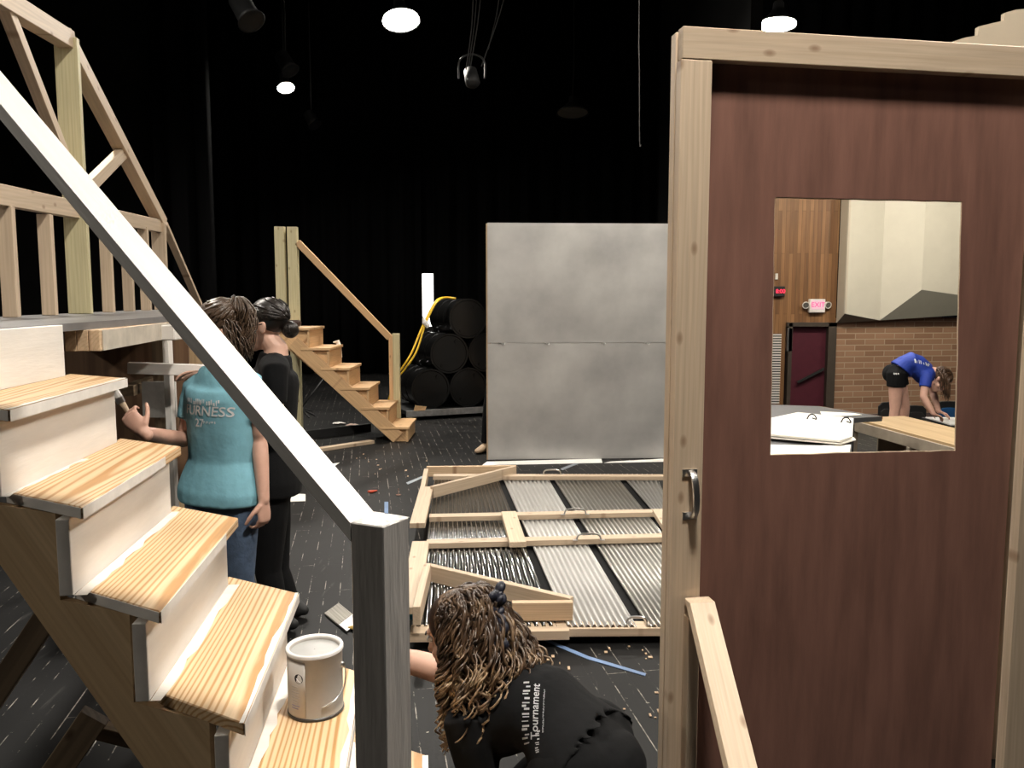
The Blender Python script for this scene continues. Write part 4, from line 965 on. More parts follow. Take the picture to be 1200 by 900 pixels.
for px, py in [(642, 772), (648, 769), (656, 777), (698, 762), (710, 764), (698, 776), (757, 766), (753, 762), (762, 770), (757, 772), (765, 802), (769, 802), (772, 833), (762, 838), (768, 841), (432, 541), (443, 545), (478, 558), (500, 540), (552, 552), (702, 864), (728, 545), (418, 537)] + [(rnd.uniform(640, 780), rnd.uniform(752, 880)) for _ in range(14)] + [(rnd.uniform(400, 490), rnd.uniform(530, 560)) for _ in range(8)]:
    if abs(py-(749+(px-640)*.355)) < 9 and px > 600: continue
    c = on(px, py, .003); s_ = rnd.uniform(.006, .016); box_bm(bm, s_*rnd.uniform(.6, 1.4), s_*2.2*rnd.uniform(.4, 1.2), .003, c)
o = finish(bm, 'wood_chips', M['pine']); tag(o, 'pale wood chips and flecks scattered on the black floor', 'debris', kind='stuff')

# ================================================================== BEYOND THE CUT WINDOW
tbq = [on(870, 473, .75), on(960, 476, .75), on(1034, 488.0, .75), on(1001, 490, .75), on(996, 545, .75), on(885, 545, .75)]
BTm = empty('work_table', (tbq[3].x, tbq[3].y, 0), 'black topped work table strewn with white boards', 'table')
prism('table_top', tbq, (0, 0, -.035), paint('charcoal_top', (.05, .05, .052), .5), BTm)
e0, e1 = tbq[1], tbq[2]; beam('edge_strip', e0+V((0, 0, -.012))+V((.006, .006, 0)), e1+V((0, 0, -.012))+V((.006, .006, 0)), .006, .022, paint('orange_edge', (.50, .20, .08), .5), BTm)
for p in (tbq[0], tbq[1], tbq[3], tbq[4], tbq[5]):
    c = sum(tbq, V())/6; q = p.lerp(c, .12); beam('leg', (q.x, q.y, 0), (q.x, q.y, .714), .05, .05, M['black'], BTm, up=(0, 1, 0))
def slab(lab, pts, z, t=.006, mat=None):
    tag(prism('foam_board', [on(x, y, z) for x, y in pts], (0, 0, -t), mat or M['board']), lab, 'board', 'white boards on the work table')
slab('white board lying lowest under the others on the work table', [(895, 521), (960, 522), (997, 521), (993, 545), (895, 545)], .757)
slab('second white board in the stack, its torn corner showing', [(890, 528), (912, 526), (926, 533), (940, 545), (890, 545)], .764)
slab('white board with ragged front edge under the topmost board', [(893, 508), (1000, 512), (1003, 515), (985, 520), (940, 516), (895, 512)], .772)
slab('topmost white board with two dark clips on it', [(902, 490), (935, 483), (1000, 490), (999, 511), (985, 516), (895, 508)], .790, .012)
slab('white paper flat alone toward the back of the work table', [(961, 482), (1000, 484), (1010, 486), (985, 487.5), (963, 486)], .757, .004)
for i, (px, py) in enumerate(((951, 491.5), (991, 495.5))):
    c = on(px, py, .79); bm = bmesh.new(); tube(bm, sample([c+V((-.03, 0, .004)), c+V((-.01, .01, .03)), c+V((.02, .01, .03)), c+V((.03, -.01, .004)), c+V((0, -.02, .012))], 4), .0045, 6)
    tag(finish(bm, 'spring_clip', M['black']), ('dark clip at the middle of the topmost white board', 'dark clip near the edge of the topmost white board')[i], 'clip')
# low plywood box platform
ZP = .60
A_, B_ = on(999, 489.5, ZP), on(1060, 487.5, ZP)
C1 = on(1118.5, 501.5, ZP); D1_ = on(1118.5, 521.5, ZP)
C_ = B_+(C1-B_)*1.8; D_ = A_+(D1_-A_)*1.55
PB = empty('plywood_box', (A_+D_)/2-V((0, 0, ZP)), 'low plywood topped box platform with open front bays', 'platform')
prism('top', [A_, B_, C_, D_], (0, 0, -.018), wood('birch_ply_top', (.56, .40, .22), (.48, .33, .17), rings=3, contrast=.6, knots=False), PB, xdir=(D_-A_))
fn = (D_-A_).normalized(); fo = V((fn.y, -fn.x, 0)); fo = fo if fo.y < 0 else -fo
gm = paint('grey_washed_pine', (.36, .30, .23), .6, var=.15, scale=8)
beam('front_rail', A_+V((0, 0, -.062)), D_+V((0, 0, -.062)), .03, .085, gm, PB)
beam('front_rail', V((A_.x, A_.y, .04)), V((D_.x, D_.y, .04)), .03, .08, gm, PB)
for t_ in (.012, .40, .78, .99):
    p = A_.lerp(D_, t_); beam('upright', (p.x, p.y, .08), (p.x, p.y, ZP-.105), .04, .06 if t_ < .1 else .035, gm, PB, up=fn.cross(V((0, 0, 1))))
beam('end_panel', A_.lerp(B_, .5)+V((0, 0, -ZP/2-.01)), A_.lerp(B_, .99)+V((0, 0, -ZP/2-.01)), .018, ZP-.04, gm, PB)
bkp = [B_, C_]; prism('back_panel', [B_+V((0, 0, -.019)), C_+V((0, 0, -.019)), V((C_.x, C_.y, .01)), V((B_.x, B_.y, .01))], (0, .012, 0), M['brownply'], PB)
# theatre seats beyond the stage edge
def seat(px0, px1, py0, py1, Y, col, label):
    a, b = at(px0, py0, Y), at(px1, py1, Y); cx = (a.x+b.x)/2; wd = b.x-a.x
    t = empty('theatre_seat', (cx, Y+.2, HF), label, 'seat', None)
    h = a.z; bz = HF
    bm = bmesh.new(); n_ = 10
    arc = [V((cx-wd/2*.98, Y, h-.46)), V((cx-wd/2, Y, h-.06)), V((cx-wd/2+.05, Y, h-.008)), V((cx, Y, h)), V((cx+wd/2-.05, Y, h-.008)), V((cx+wd/2, Y, h-.06)), V((cx+wd/2*.98, Y, h-.46))]
    prism_bm(bm, arc, (0, .03, .0), bev=.008); finish(bm, 'back_shell', M['black'], t)
    ins = [V((cx+(p.x-cx)*.8, Y-.012, h-.09+(p.z-h)*.72 )) for p in arc]
    bm = bmesh.new(); prism_bm(bm, ins, (0, .011, 0), bev=.004); finish(bm, 'back_panel', col, t)
    bm = bmesh.new(); box_bm(bm, wd*.9, .42, .08, (cx, Y+.26, bz+.45), bev=.02); finish(bm, 'cushion', col, t)
    for s_ in (-1, 1):
        bm = bmesh.new(); box_bm(bm, .05, .5, .04, (cx+s_*wd*.44, Y+.22, bz+.66), bev=.01); ar = finish(bm, 'armrest', M['black'], t)
        bm = bmesh.new(); box_bm(bm, .035, .3, .645, (cx+s_*wd*.44, Y+.22, bz+.3225)); finish(bm, 'support', M['black'], t)
dgr = paint('charcoal_vinyl', (.03, .028, .027), .5)
seat(1030, 1055, 471, 520, 11.4, dgr, 'black theatre seat behind the legs of the person in blue')
seat(1060, 1084, 475, 520, 11.4, dgr, 'black theatre seat between legs and arms of the person in blue')
seat(1098, 1124, 470, 520, 11.4, paint('blue_vinyl', (.02, .10, .26), .5), 'blue theatre seat behind the hands of the person in blue')
# white sheet on a low bench under the hands
ws = on(1105, 497, .40); hb_ = empty('bench', (ws.x, ws.y, 0), 'low black bench carrying the bright white sheet', 'bench')
bx0 = at(1107, 492, 8.35); bz_ = bx0.z-.03
bm = bmesh.new(); box_bm(bm, .62, .6, .04, (bx0.x+.27, 8.45, bz_-.02), bev=.004); finish(bm, 'bench_top', M['black'], hb_)
for sx_ in (.0, .54):
    for sy_ in (-.25, .25): beam('leg', (bx0.x+sx_, 8.45+sy_, 0), (bx0.x+sx_, 8.45+sy_, bz_-.041), .05, .05, M['black'], hb_, up=(0, 1, 0))
bm = bmesh.new(); vs_ = []
prism_bm(bm, [(bx0.x-.03, 8.18, bz_+.012), (bx0.x+.3, 8.17, bz_+.012), (bx0.x+.34, 8.66, bz_+.012), (bx0.x-.03, 8.68, bz_+.012)], (0, 0, -.011)); tag(finish(bm, 'paper_stack', M['paper']), 'bright white paper under the hands of the person in blue', 'paper')
# ================================================================== PEOPLE
def L3(a, b, t): return a.lerp(b, t)
def limb(bm, pts, radii, side, n=14, cap='round', sub=4):
    """tapered limb through joints; radii interpolated"""
    P = []; 
    for i in range(len(pts)-1):
        for k in range(sub): P.append((pts[i].lerp(pts[i+1], k/sub), radii[i]+(radii[i+1]-radii[i])*k/sub))
    P.append((pts[-1], radii[-1]))
    loft(bm, [(p, r, r) for p, r in P], side, n, cap)
def hand(bm, wr, d, nrm, thumb, k=1.0, curl=.35, spread=.06):
    """palm, four unequal bent fingers, thumb from the side of the palm; nrm points out of the palm"""
    d = V(d).normalized(); t = V(thumb); t = (t-d*t.dot(d)).normalized(); nr = d.cross(t).normalized()
    if nr.dot(V(nrm)) < 0: nr = -nr
    loft(bm, [(wr-d*.02*k, .024*k, .019*k), (wr+d*.02*k, .031*k, .016*k), (wr+d*.055*k, .039*k, .0145*k), (wr+d*.086*k, .038*k, .0115*k)], t, 14)
    for off, ln, sp in ((.0285, .070, .9), (.0095, .079, .3), (-.0095, .074, -.3), (-.028, .058, -1.0)):
        p = wr+d*.078*k+t*off*k; a = curl; pts = [p]; dd = (d+t*spread*sp).normalized()
        for seg in (.46, .30, .24):
            dir_ = dd*math.cos(a)+nr*math.sin(a); p = p+dir_*ln*k*seg; pts.append(p); a += curl*1.15
        limb(bm, pts, [.0088*k, .0082*k, .0074*k, .0062*k], t, 10, sub=2)
    p = wr+d*.022*k+t*.027*k; pts = [p]
    for ln, c in ((.038, (.62, .70, .30)), (.030, (.80, .42, .45)), (.024, (.9, .2, .5))):
        p = p+(d*c[0]+t*c[1]+nr*c[2]).normalized()*ln*k; pts.append(p)
    limb(bm, pts, [.0135*k, .0105*k, .0092*k, .0072*k], t, 10, sub=2)
def head(bm, c, f, u, k=1.0):
    f = V(f).normalized(); u = V(u); u = (u-f*u.dot(f)).normalized(); r = f.cross(u)
    ellipsoid(bm, c+u*.030*k-f*.012*k, .074*k, .093*k, .086*k, r, f, u)
    ellipsoid(bm, c-u*.030*k+f*.026*k, .060*k, .062*k, .075*k, r, f, u)
    ellipsoid(bm, c-u*.078*k+f*.040*k, .040*k, .046*k, .036*k, r, f, u)
    ellipsoid(bm, c-u*.100*k+f*.066*k, .021*k, .020*k, .018*k, r, f, u)
    ellipsoid(bm, c+u*.022*k+f*.076*k, .047*k, .014*k, .013*k, r, f, u)
    loft(bm, [(c+u*.008*k+f*.082*k, .0075*k, .009*k), (c-u*.018*k+f*.093*k, .009*k, .011*k), (c-u*.036*k+f*.100*k, .0135*k, .012*k)], r, 10)
    ellipsoid(bm, c-u*.064*k+f*.083*k, .022*k, .012*k, .006*k, r, f, u)
    ellipsoid(bm, c-u*.075*k+f*.081*k, .020*k, .012*k, .0075*k, r, f, u)
    for s in (-1, 1):
        ellipsoid(bm, c+r*(.048*s*k)-u*.036*k+f*.048*k, .020*k, .024*k, .022*k, r, f, u)
        ellipsoid(bm, c+r*(.075*s*k)-u*.012*k-f*.012*k, .009*k, .018*k, .030*k, (r+f*.45*s*0).normalized(), f, u)
        ellipsoid(bm, c+r*(.079*s*k)-u*.004*k-f*.020*k, .006*k, .016*k, .020*k, r, f, u)
    return f, u, r
def eyes(parent, c, f, u, r, k=1.0):
    wm = paint('eye_white', (.7, .68, .66), .25, var=.02); im = paint('iris', (.05, .03, .02), .2)
    for s in (-1, 1):
        e = c+r*(.031*s*k)+f*.077*k+u*.003*k; bm = bmesh.new(); ellipsoid(bm, e, .0115, .0115, .0115); o = finish(bm, 'eye', wm, parent, smooth=True)
        bm = bmesh.new(); ellipsoid(bm, e+f*.0085, .0055, .0042, .0055, r, f, u); finish(bm, 'iris', im, o, smooth=True)
        bm = bmesh.new(); tube(bm, sample([e+u*.018+f*.005-r*.014*s*0-r*.014, e+u*.022+f*.008, e+u*.018+f*.005+r*.014], 4), .003, 6); finish(bm, 'eyebrow', M['haird'], parent)
def body(name, J, label, skin, shirt, pants, sleeve=.55, legs='long', shoes=None, group=None, voxel=.006, fat=1.0, hemdrop=.10, shirt_pad=.012, eyes_on=True, hk=.92):
    """one skinned figure: J holds joints; garments are children cut at cuffs and hems"""
    ss = (J['shR']-J['shL']).normalized(); hs = (J['hipR']-J['hipL']).normalized()
    pel = (J['hipL']+J['hipR'])/2; shc = (J['shL']+J['shR'])/2; nk = J['neck']
    ax = (shc-pel); hw = (J['shR']-J['shL']).length/2; f = fat
    mid = J.get('mid', pel.lerp(shc, .45))
    spine = sample([pel-ax*.12, pel, mid, shc-ax*.12, shc], 3)
    def tw(t):   # torso half width/depth along the spine 0..1
        st = [(0, .120, .095), (.2, .158, .108), (.42, .128, .090), (.75, .150, .104), (.92, .152, .090), (1, .135, .070)]
        for (a, x, y), (b, x2, y2) in zip(st, st[1:]):
            if t <= b: q = (t-a)/(b-a); return (x+(x2-x)*q)*f, (y+(y2-y)*q)*f
        return st[-1][1]*f, st[-1][2]*f
    n = len(spine)-1
    def torso(bm, pad, t0=0, t1=1, cap='round', z0=None):
        R = []
        for i, p in enumerate(spine):
            t = i/n
            if t < t0-1e-6 or t > t1+1e-6: continue
            a, b = tw(t)
            if cap == 'flat' and t < .42: q = max(0, (t-.26)/.16); a0, b0 = tw(.2); a, b = a+(max(a0+.024, a)-a)*(1-q), b+(max(b0+.020, b)-b)*(1-q)
            R.append((p, a+pad, b+pad))
        sd = hs.lerp(ss, .5)
        loft(bm, R, sd, 22, cap)
    fwd = None
    bm = bmesh.new()
    torso(bm, -.004)
    loft(bm, [(shc-ax*.10, .135*f, .088*f), (shc, .118*f, .066*f), (shc+(nk-shc)*.45, .080*f, .058), (nk, .056, .054)], ss, 20)
    limb(bm, [shc-ax*.04, nk, J['head']-J['hu']*.075-J['hf']*.015], [.075*f, .055, .050], ss)
    for s in ('L', 'R'):
        sh, el, wr = J['sh'+s], J['el'+s], J['wr'+s]
        limb(bm, [sh.lerp(shc, .35), sh, sh.lerp(el, .5), el, el.lerp(wr, .3), wr], [.055, .050*f, .042*f, .036*f, .036*f, .024], ax)
        hp, kn, an = J['hip'+s], J['knee'+s], J['ank'+s]
        limb(bm, [hp.lerp(pel, .3), hp, hp.lerp(kn, .45), kn, kn.lerp(an, .35), an], [.076*f, .080*f, .074*f, .053*f, .052*f, .034], hs)
        fd_ = J['foot'+s].normalized(); loft(bm, [(an-fd_*.045+V((0, 0, -.045)), .03, .028), (an+V((0, 0, -.045)), .036, .034), (an+fd_*.09+V((0, 0, -.055)), .043, .024), (an+fd_*.155+V((0, 0, -.06)), .038, .017)], fd_.cross(V((0, 0, 1))), 12)
        hd, hn, ht = J['hand'+s]; hand(bm, wr, hd, hn, ht, hk, *(J.get('curl'+s, (.35,))))
    hf, hu, hr = head(bm, J['head'], J['hf'], J['hu'], J.get('hk', 1.0))
    me = remeshed(bm, voxel, 5); me.name = name
    base = V((pel.x, pel.y, 0)); 
    me.transform(Matrix.Translation(-base)); o = link(name, me, skin, None, Matrix.Translation(base)); tag(o, label, 'person', group)
    if eyes_on: eyes(o, J['head'], hf, hu, hr, J.get('hk', 1.0))
    # shirt
    bm = bmesh.new(); torso(bm, shirt_pad, J.get('hem', .12), 1.0, 'flat')
    loft(bm, [(shc-ax*.12, .135*f+shirt_pad, .090*f+shirt_pad), (shc, .120*f+shirt_pad, .070*f+shirt_pad), (shc+(nk-shc)*.42, .086*f+shirt_pad, .064+shirt_pad), (shc+(nk-shc)*.78, .058+shirt_pad, .056+shirt_pad)], ss, 20, 'flat')
    for s in ('L', 'R'):
        sh, el, wr = J['sh'+s], J['el'+s], J['wr'+s]
        e = sh.lerp(el, sleeve)
        limb(bm, [sh.lerp(shc, .5)+ax*.02, sh, e], [.074*f, .062*f, .056*f], ax, cap='flat', sub=3)
    me = remeshed(bm, .008, 6); me.name = 'shirt'
    rn = random.Random(len(label)); 
    so = link('shirt', me, shirt, o, Matrix.Identity(4))
    # trousers or shorts
    bm = bmesh.new(); torso(bm, .009, 0, J.get('pt', .30), 'round')
    for s in ('L', 'R'):
        hp, kn, an = J['hip'+s], J['knee'+s], J['ank'+s]
        if 'pt' in J: ellipsoid(bm, hp+ax*.06, .112*f, .112*f, .112*f)
        if legs == 'long': limb(bm, [hp.lerp(pel, .35), hp, hp.lerp(kn, .45), kn, kn.lerp(an, .35), an], [.088*f, .092*f, .085*f, .064*f, .062*f, .050], hs, cap='flat')
        else: limb(bm, [hp.lerp(pel, .3), hp, hp.lerp(kn, .36)], [.100*f, .100*f, .094*f], hs, cap='flat')
    me = remeshed(bm, .008, 5); me.name = 'trousers' if legs == 'long' else 'shorts'; po = link(me.name, me, pants, o, Matrix.Identity(4))
    if shoes:
        for s in ('L', 'R'):
            an = J['ank'+s]; fd_ = J['foot'+s].normalized(); bm = bmesh.new(); z = V((0, 0, 1))
            loft(bm, [(an-fd_*.075-z*.048, .026, .028), (an-fd_*.05-z*.040, .040, .044), (an-z*.036, .044, .048), (an+fd_*.08-z*.050, .052, .034), (an+fd_*.15-z*.058, .048, .026), (an+fd_*.185-z*.062, .030, .018)], fd_.cross(z), 16)
            me = remeshed(bm, .006, 4); me.name = 'shoe'; link('shoe', me, shoes, o, Matrix.Identity(4))
    return o, so, hf, hu, hr
def strand(bm, pts, w, t, side, n=6, tip=.3):
    P = sample(pts, 4); m = len(P)-1
    loft(bm, [(p, w*(1-(1-tip)*(i/m)**2), t*(1-(1-tip)*(i/m)**2)) for i, p in enumerate(P)], side, n, 'flat')

# --- person in the teal shirt, turned three quarters to us, looking down at the brush hand
Y1 = 3.42
def a1(px, py, dy=0): return at(px, py, Y1+dy)
J = dict(hipR=a1(240, 572, .03), hipL=a1(279, 572, -.05), shR=a1(229, 456, .05), shL=a1(292, 448, -.07), neck=a1(258, 424, .02),
         elR=a1(217, 516, .02), wrR=a1(169, 507, -.30), elL=a1(304, 516, -.02), wrL=a1(309, 586, -.10),
         kneeR=a1(242, 676, -.02), kneeL=a1(281, 678, -.08), head=a1(254, 389, -.02), hf=V((-.86, -.34, -.36)), hu=V((-.32, -.12, .94)))
for s in 'LR': J['ank'+s] = V((J['knee'+s].x+.02, J['knee'+s].y+.03, .085)); J['foot'+s] = V((-.6, -.8, 0))
J['handR'] = (V((-.60, .10, .62)), V((-.2, .95, -.1)), V((.45, .1, .9))); J['curlR'] = (.60,)
J['handL'] = (V((.02, -.03, -1)), V((-.9, .3, 0)), V((-.4, -.9, 0))); J['curlL'] = (.55,)
J['hem'] = .0
P1, S1, hf, hu, hr = body('person', J, 'person in a teal printed shirt and jeans painting the stair end', M['skin'], M['teal'], M['jeans'], sleeve=.60, fat=.93, voxel=.005, shirt_pad=.027, eyes_on=True, hk=.98)
hc = J['head']; bm = bmesh.new(); rnd = random.Random(21)
ellipsoid(bm, hc+hu*.038-hf*.022, .083, .098, .091, hr, hf, hu)
me = remeshed(bm, .008, 2); 
bm = bmesh.new(); bm.from_mesh(me)
bmesh.ops.bisect_plane(bm, geom=bm.verts[:]+bm.edges[:]+bm.faces[:], plane_co=hc+hf*.050+hu*.02, plane_no=(hf-hu*.6).normalized(), clear_outer=True)
def cap_pt(a, b, r=1.03):   # a around from the back, b up
    d = (-hf*math.cos(a)+hr*math.sin(a))*math.cos(b)+hu*math.sin(b)
    return hc+hu*.036-hf*.020 + hr*d.dot(hr)*.084*r+hf*d.dot(hf)*.100*r+hu*d.dot(hu)*.092*r
pony = cap_pt(0, .55, 1.08)
for i in range(130):            # hair drawn back to the tie
    a = rnd.uniform(-2.25, 2.25); b = rnd.uniform(-.35, 1.3)
    s0, s1 = cap_pt(a, b, 1.0), cap_pt(a*.5, (b+.55)/2+.08, 1.05)
    strand(bm, [s0, s1, pony+V((rnd.uniform(-.01, .01), rnd.uniform(-.01, .01), rnd.uniform(-.01, .01)))], .0075, .004, hu, 5, .6)
for i in range(120):            # wavy tail falling behind the neck
    o1 = V((rnd.uniform(-.035, .03), rnd.uniform(-.04, .04), 0)); ph = rnd.uniform(0, 6)
    pts = [pony, pony-hf*.022+hu*.012+o1*.5]
    for k in range(1, 9): pts.append(pony+V((.030+.012*math.sin(k*.5), -.012, 0))+o1*1.1+V((math.sin(k*1.25+ph)*.010, math.cos(k*1.1+ph)*.010, .005-.029*k*rnd.uniform(.88, 1.1))))
    strand(bm, pts, .0065, .004, hr, 5, .3)
for i in range(60):            # loose locks beside the ear and neck
    a = rnd.uniform(-1.5, .9); s0 = cap_pt(a, rnd.uniform(-.35, .1), 1.03); pts = [s0]
    for k in range(1, 6): pts.append(s0+V((math.sin(k*1.4+i)*.010+.007*k, -.003*k, -.027*k*rnd.uniform(.7, 1.2))))
    strand(bm, pts, .0065, .004, hr, 5, .3)
finish(bm, 'hair', M['hairb'], P1, smooth=True)
bm = bmesh.new(); bmesh.ops.create_cone(bm, segments=16, radius1=.024, radius2=.024, depth=.016, cap_ends=True, matrix=Matrix.Translation(pony-hf*.010+hu*.004) @ axes(-hf+hu*.3)); finish(bm, 'hair_tie', M['haird'], P1)
# chest print
bu = V((.80, -.42, -.02)); bv = V((.02, .04, 1))
wrap_print('shirt_print', text_mesh('FURNESS', .056, shear=.2), S1, a1(240, 482, -.12), bu, bv, M['print'], P1)
wrap_print('shirt_print', scribble(.165, .024, 5, 9), S1, a1(236, 471, -.12), bu, bv, M['print'], P1)
wrap_print('shirt_print', text_mesh('27', .046), S1, a1(233, 496, -.12), bu, bv, M['print'], P1)
wrap_print('shirt_print', scribble(.05, .012, 8, 9), S1, a1(248, 495, -.12), bu, bv, M['print'], P1)
# the small brush held against the stair end
hb = J['wrR']+J['handR'][0].normalized()*.105+V((0, .012, 0))
bt3 = empty('paintbrush', hb+V((0, 0, -.05)), 'small paintbrush held in the hand at the stair end', 'brush')
bm = bmesh.new(); hp_ = hb+V((-.005, .015, 0)); loft(bm, [(hp_+V((.03, .02, -.06)), .008, .006), (hp_, .010, .007), (hp_+V((-.02, -.005, .035)), .016, .007)], (1, 0, 0), 10); finish(bm, 'handle', M['pale'], bt3, smooth=True)
bm = bmesh.new(); loft(bm, [(hp_+V((-.02, -.005, .035)), .018, .008), (hp_+V((-.03, -.008, .058)), .019, .008)], (1, 0, 0), 10, 'flat'); finish(bm, 'ferrule', M['chrome'], bt3)
bm = bmesh.new(); loft(bm, [(hp_+V((-.03, -.008, .058)), .019, .009), (hp_+V((-.045, -.012, .092)), .014, .006)], (1, 0, 0), 10); finish(bm, 'bristles', M['white'], bt3)

# --- person all in black, side on, one arm reaching to the plank
Y2 = 3.95
def a2(px, py, dy=0): return at(px, py, Y2+dy)
J = dict(hipL=a2(318, 560, -.09), hipR=a2(318, 560, .09), shL=a2(322, 433, -.165), shR=a2(320, 433, .165), neck=a2(324, 409),
         elL=a2(322, 500, -.19), wrL=a2(284, 505, -.22), elR=a2(274, 462, .12), wrR=a2(243, 438, -.31),
         kneeL=a2(314, 668, -.08), kneeR=a2(324, 668, .10), head=a2(311, 381, 0), hf=V((-1, .10, -.12)), hu=V((-.08, 0, 1)))
J['ankL'] = V((J['kneeL'].x+.04, J['kneeL'].y, .085)); J['ankR'] = V((J['kneeR'].x+.06, J['kneeR'].y, .085)); J['footL'] = J['footR'] = V((-1, .05, 0))
J['handR'] = (V((-1, .02, .02)), V((0, 0, -1)), V((0, -1, .25))); J['curlR'] = (.30,)
J['handL'] = (V((-1, .1, -.1)), V((0, 1, .2)), V((0, .2, 1)))
J['hem'] = .0
P2, S2, hf, hu, hr = body('person', J, 'person dressed in black with dark hair bun and glasses, side on', M['skin2'], M['blackcloth'], M['blackcloth'], sleeve=.6, fat=1.0, voxel=.005, shirt_pad=.018, shoes=M['black'])
hc = J['head']; bm = bmesh.new(); rnd = random.Random(4)
ellipsoid(bm, hc+hu*.040-hf*.024, .081, .096, .090, hr, hf, hu); me = remeshed(bm, .008, 2)
bm = bmesh.new(); bm.from_mesh(me)
bmesh.ops.bisect_plane(bm, geom=bm.verts[:]+bm.edges[:]+bm.faces[:], plane_co=hc+hf*.040+hu*.03, plane_no=(hf-hu*.75).normalized(), clear_outer=True)
def cap_pt(a, b, r=1.03):
    d = (-hf*math.cos(a)+hr*math.sin(a))*math.cos(b)+hu*math.sin(b)
    return hc+hu*.040-hf*.024 + hr*d.dot(hr)*.081*r+hf*d.dot(hf)*.096*r+hu*d.dot(hu)*.090*r
bun = hc-hf*.118-hu*.035
for i in range(90):
    a = rnd.uniform(-2.3, 2.3); b = rnd.uniform(-.2, 1.2); s0 = cap_pt(a, b, 1.0)
    strand(bm, [s0, cap_pt(a*.55, b*.5-.1, 1.04), cap_pt(a*.1, -.25, 1.02)], .008, .003, hu, 5, .7)
for i in range(40):
    c0 = V((rnd.gauss(0, 1), rnd.gauss(0, 1), rnd.gauss(0, 1))).normalized(); c1 = c0.orthogonal().normalized(); c2 = c0.cross(c1)
    strand(bm, [bun+(c1*math.cos(t)+c2*math.sin(t))*.034+c0*.010 for t in (0, 1, 2, 3, 4, 5)], .009, .006, c0, 5, .7)
finish(bm, 'hair', M['haird'], P2, smooth=True)
gl = bmesh.new()
for s in (-1, 1):
    c = hc+hf*.098+hr*(.032*s)+hu*.000; tube(gl, [c+hr*.024*math.cos(t)+hu*.019*math.sin(t) for t in [2*PI*i/16 for i in range(17)]], .0022, 6)
    tube(gl, sample([c+hr*.024*s, hc+hf*.06+hr*.076*s+hu*.004, hc-hf*.02+hr*.084*s+hu*.006], 4), .0022, 6)
tube(gl, [hc+hf*.100-hr*.008, hc+hf*.100+hr*.008], .0022, 6)
finish(gl, 'glasses', M['haird'], P2)

# --- curly haired person kneeling below the newel post
def a3(px, py, Y): return at(px, py, Y)
hc = a3(537, 742, 2.36)
J = dict(head=hc, hf=V((-.92, .34, -.25)), hu=V((-.16, .08, .98)), neck=a3(566, 800, 2.33))
J['shL'] = a3(546, 846, 2.17); J['shR'] = a3(604, 822, 2.50)
pelc = a3(690, 968, 2.12)
sd = (J['shR']-J['shL']).normalized(); sdh = V((sd.x, sd.y, 0)).normalized()
pelc.z = .36
J['hipL'] = pelc-sdh*.09; J['hipR'] = pelc+sdh*.09
fw = V((-sdh.y, sdh.x, 0)); fw = fw if fw.dot(V((-1, .5, 0))) > 0 else -fw
J['elL'] = J['shL']+V((.06, .0, -.24)); J['wrL'] = J['elL']+V((-.06, .06, -.22))
J['elR'] = a3(512, 770, 2.56); J['wrR'] = a3(462, 762, 2.60)
J['shR'] = a3(590, 806, 2.50)
J['elR'] = a3(470, 772, 2.56)
J['wrR'] = a3(452, 835, 2.72)
J['kneeL'] = J['hipL']+fw*.26+V((.03, .16, 0)); J['kneeR'] = J['hipR']+fw*.26+V((.03, .16, 0))
for s in 'LR':
    J['knee'+s].z = .07; J['ank'+s] = J['knee'+s]-fw*.40; J['ank'+s].z = .085
    J['foot'+s] = -fw
J['handL'] = (V((-.5, .3, -.5)), V((0, 0, -1)), V((.2, 1, 0))); J['handR'] = (V((-.15, .3, -1)), V((-1, 0, 0)), V((0, -1, 0)))
J['mid'] = pelc.lerp((J['shL']+J['shR'])/2, .5)+V((0.02, 0, .07))
J['hem'] = .05; J['pt'] = .5
P3, S3, hf, hu, hr = body('person', J, 'person with long curly hair and black shirt kneeling by the newel post', M['skin2'], M['blackcloth'], M['blackcloth'], sleeve=.62, fat=1.08, voxel=.006, shoes=M['black'])
def curlmat():
    m, nt, p = new_mat('curly_hair_streaked'); L = nt.links.new
    tc = N(nt, 'ShaderNodeTexCoord'); n1 = N(nt, 'ShaderNodeTexNoise', Scale=16.0, Detail=3.0); L(tc.outputs['Object'], n1.inputs['Vector'])
    sp = N(nt, 'ShaderNodeSeparateXYZ'); L(tc.outputs['Object'], sp.inputs[0])
    mr = N(nt, 'ShaderNodeMapRange'); mr.inputs[1].default_value = .36; mr.inputs[2].default_value = .0; mr.inputs[3].default_value = -.10; mr.inputs[4].default_value = .30; L(sp.outputs[2], mr.inputs[0])
    ad_ = N(nt, 'ShaderNodeMath', operation='ADD'); L(n1.outputs['Fac'], ad_.inputs[0]); L(mr.outputs[0], ad_.inputs[1])
    r = ramp(nt, [(.32, (.030, .016, .009)), (.50, (.10, .058, .032)), (.66, (.28, .185, .105)), (.82, (.58, .43, .27))]); L(ad_.outputs[0], r.inputs[0])
    L(r.outputs[0], p.inputs['Base Color']); p.inputs['Roughness'].default_value = .38; return m
bm = bmesh.new(); rnd = random.Random(9)
ellipsoid(bm, hc+hu*.040-hf*.022, .088, .104, .092, hr, hf, hu); me = remeshed(bm, .009, 2); bm = bmesh.new(); bm.from_mesh(me)
bmesh.ops.bisect_plane(bm, geom=bm.verts[:]+bm.edges[:]+bm.faces[:], plane_co=hc+hf*.062+hu*.02, plane_no=(hf-hu*.6).normalized(), clear_outer=True)
def cap_pt(a, b, r=1.0):
    d = (-hf*math.cos(a)+hr*math.sin(a))*math.cos(b)+hu*math.sin(b)
    return hc+hu*.040-hf*.022 + hr*d.dot(hr)*.088*r+hf*d.dot(hf)*.104*r+hu*d.dot(hu)*.092*r
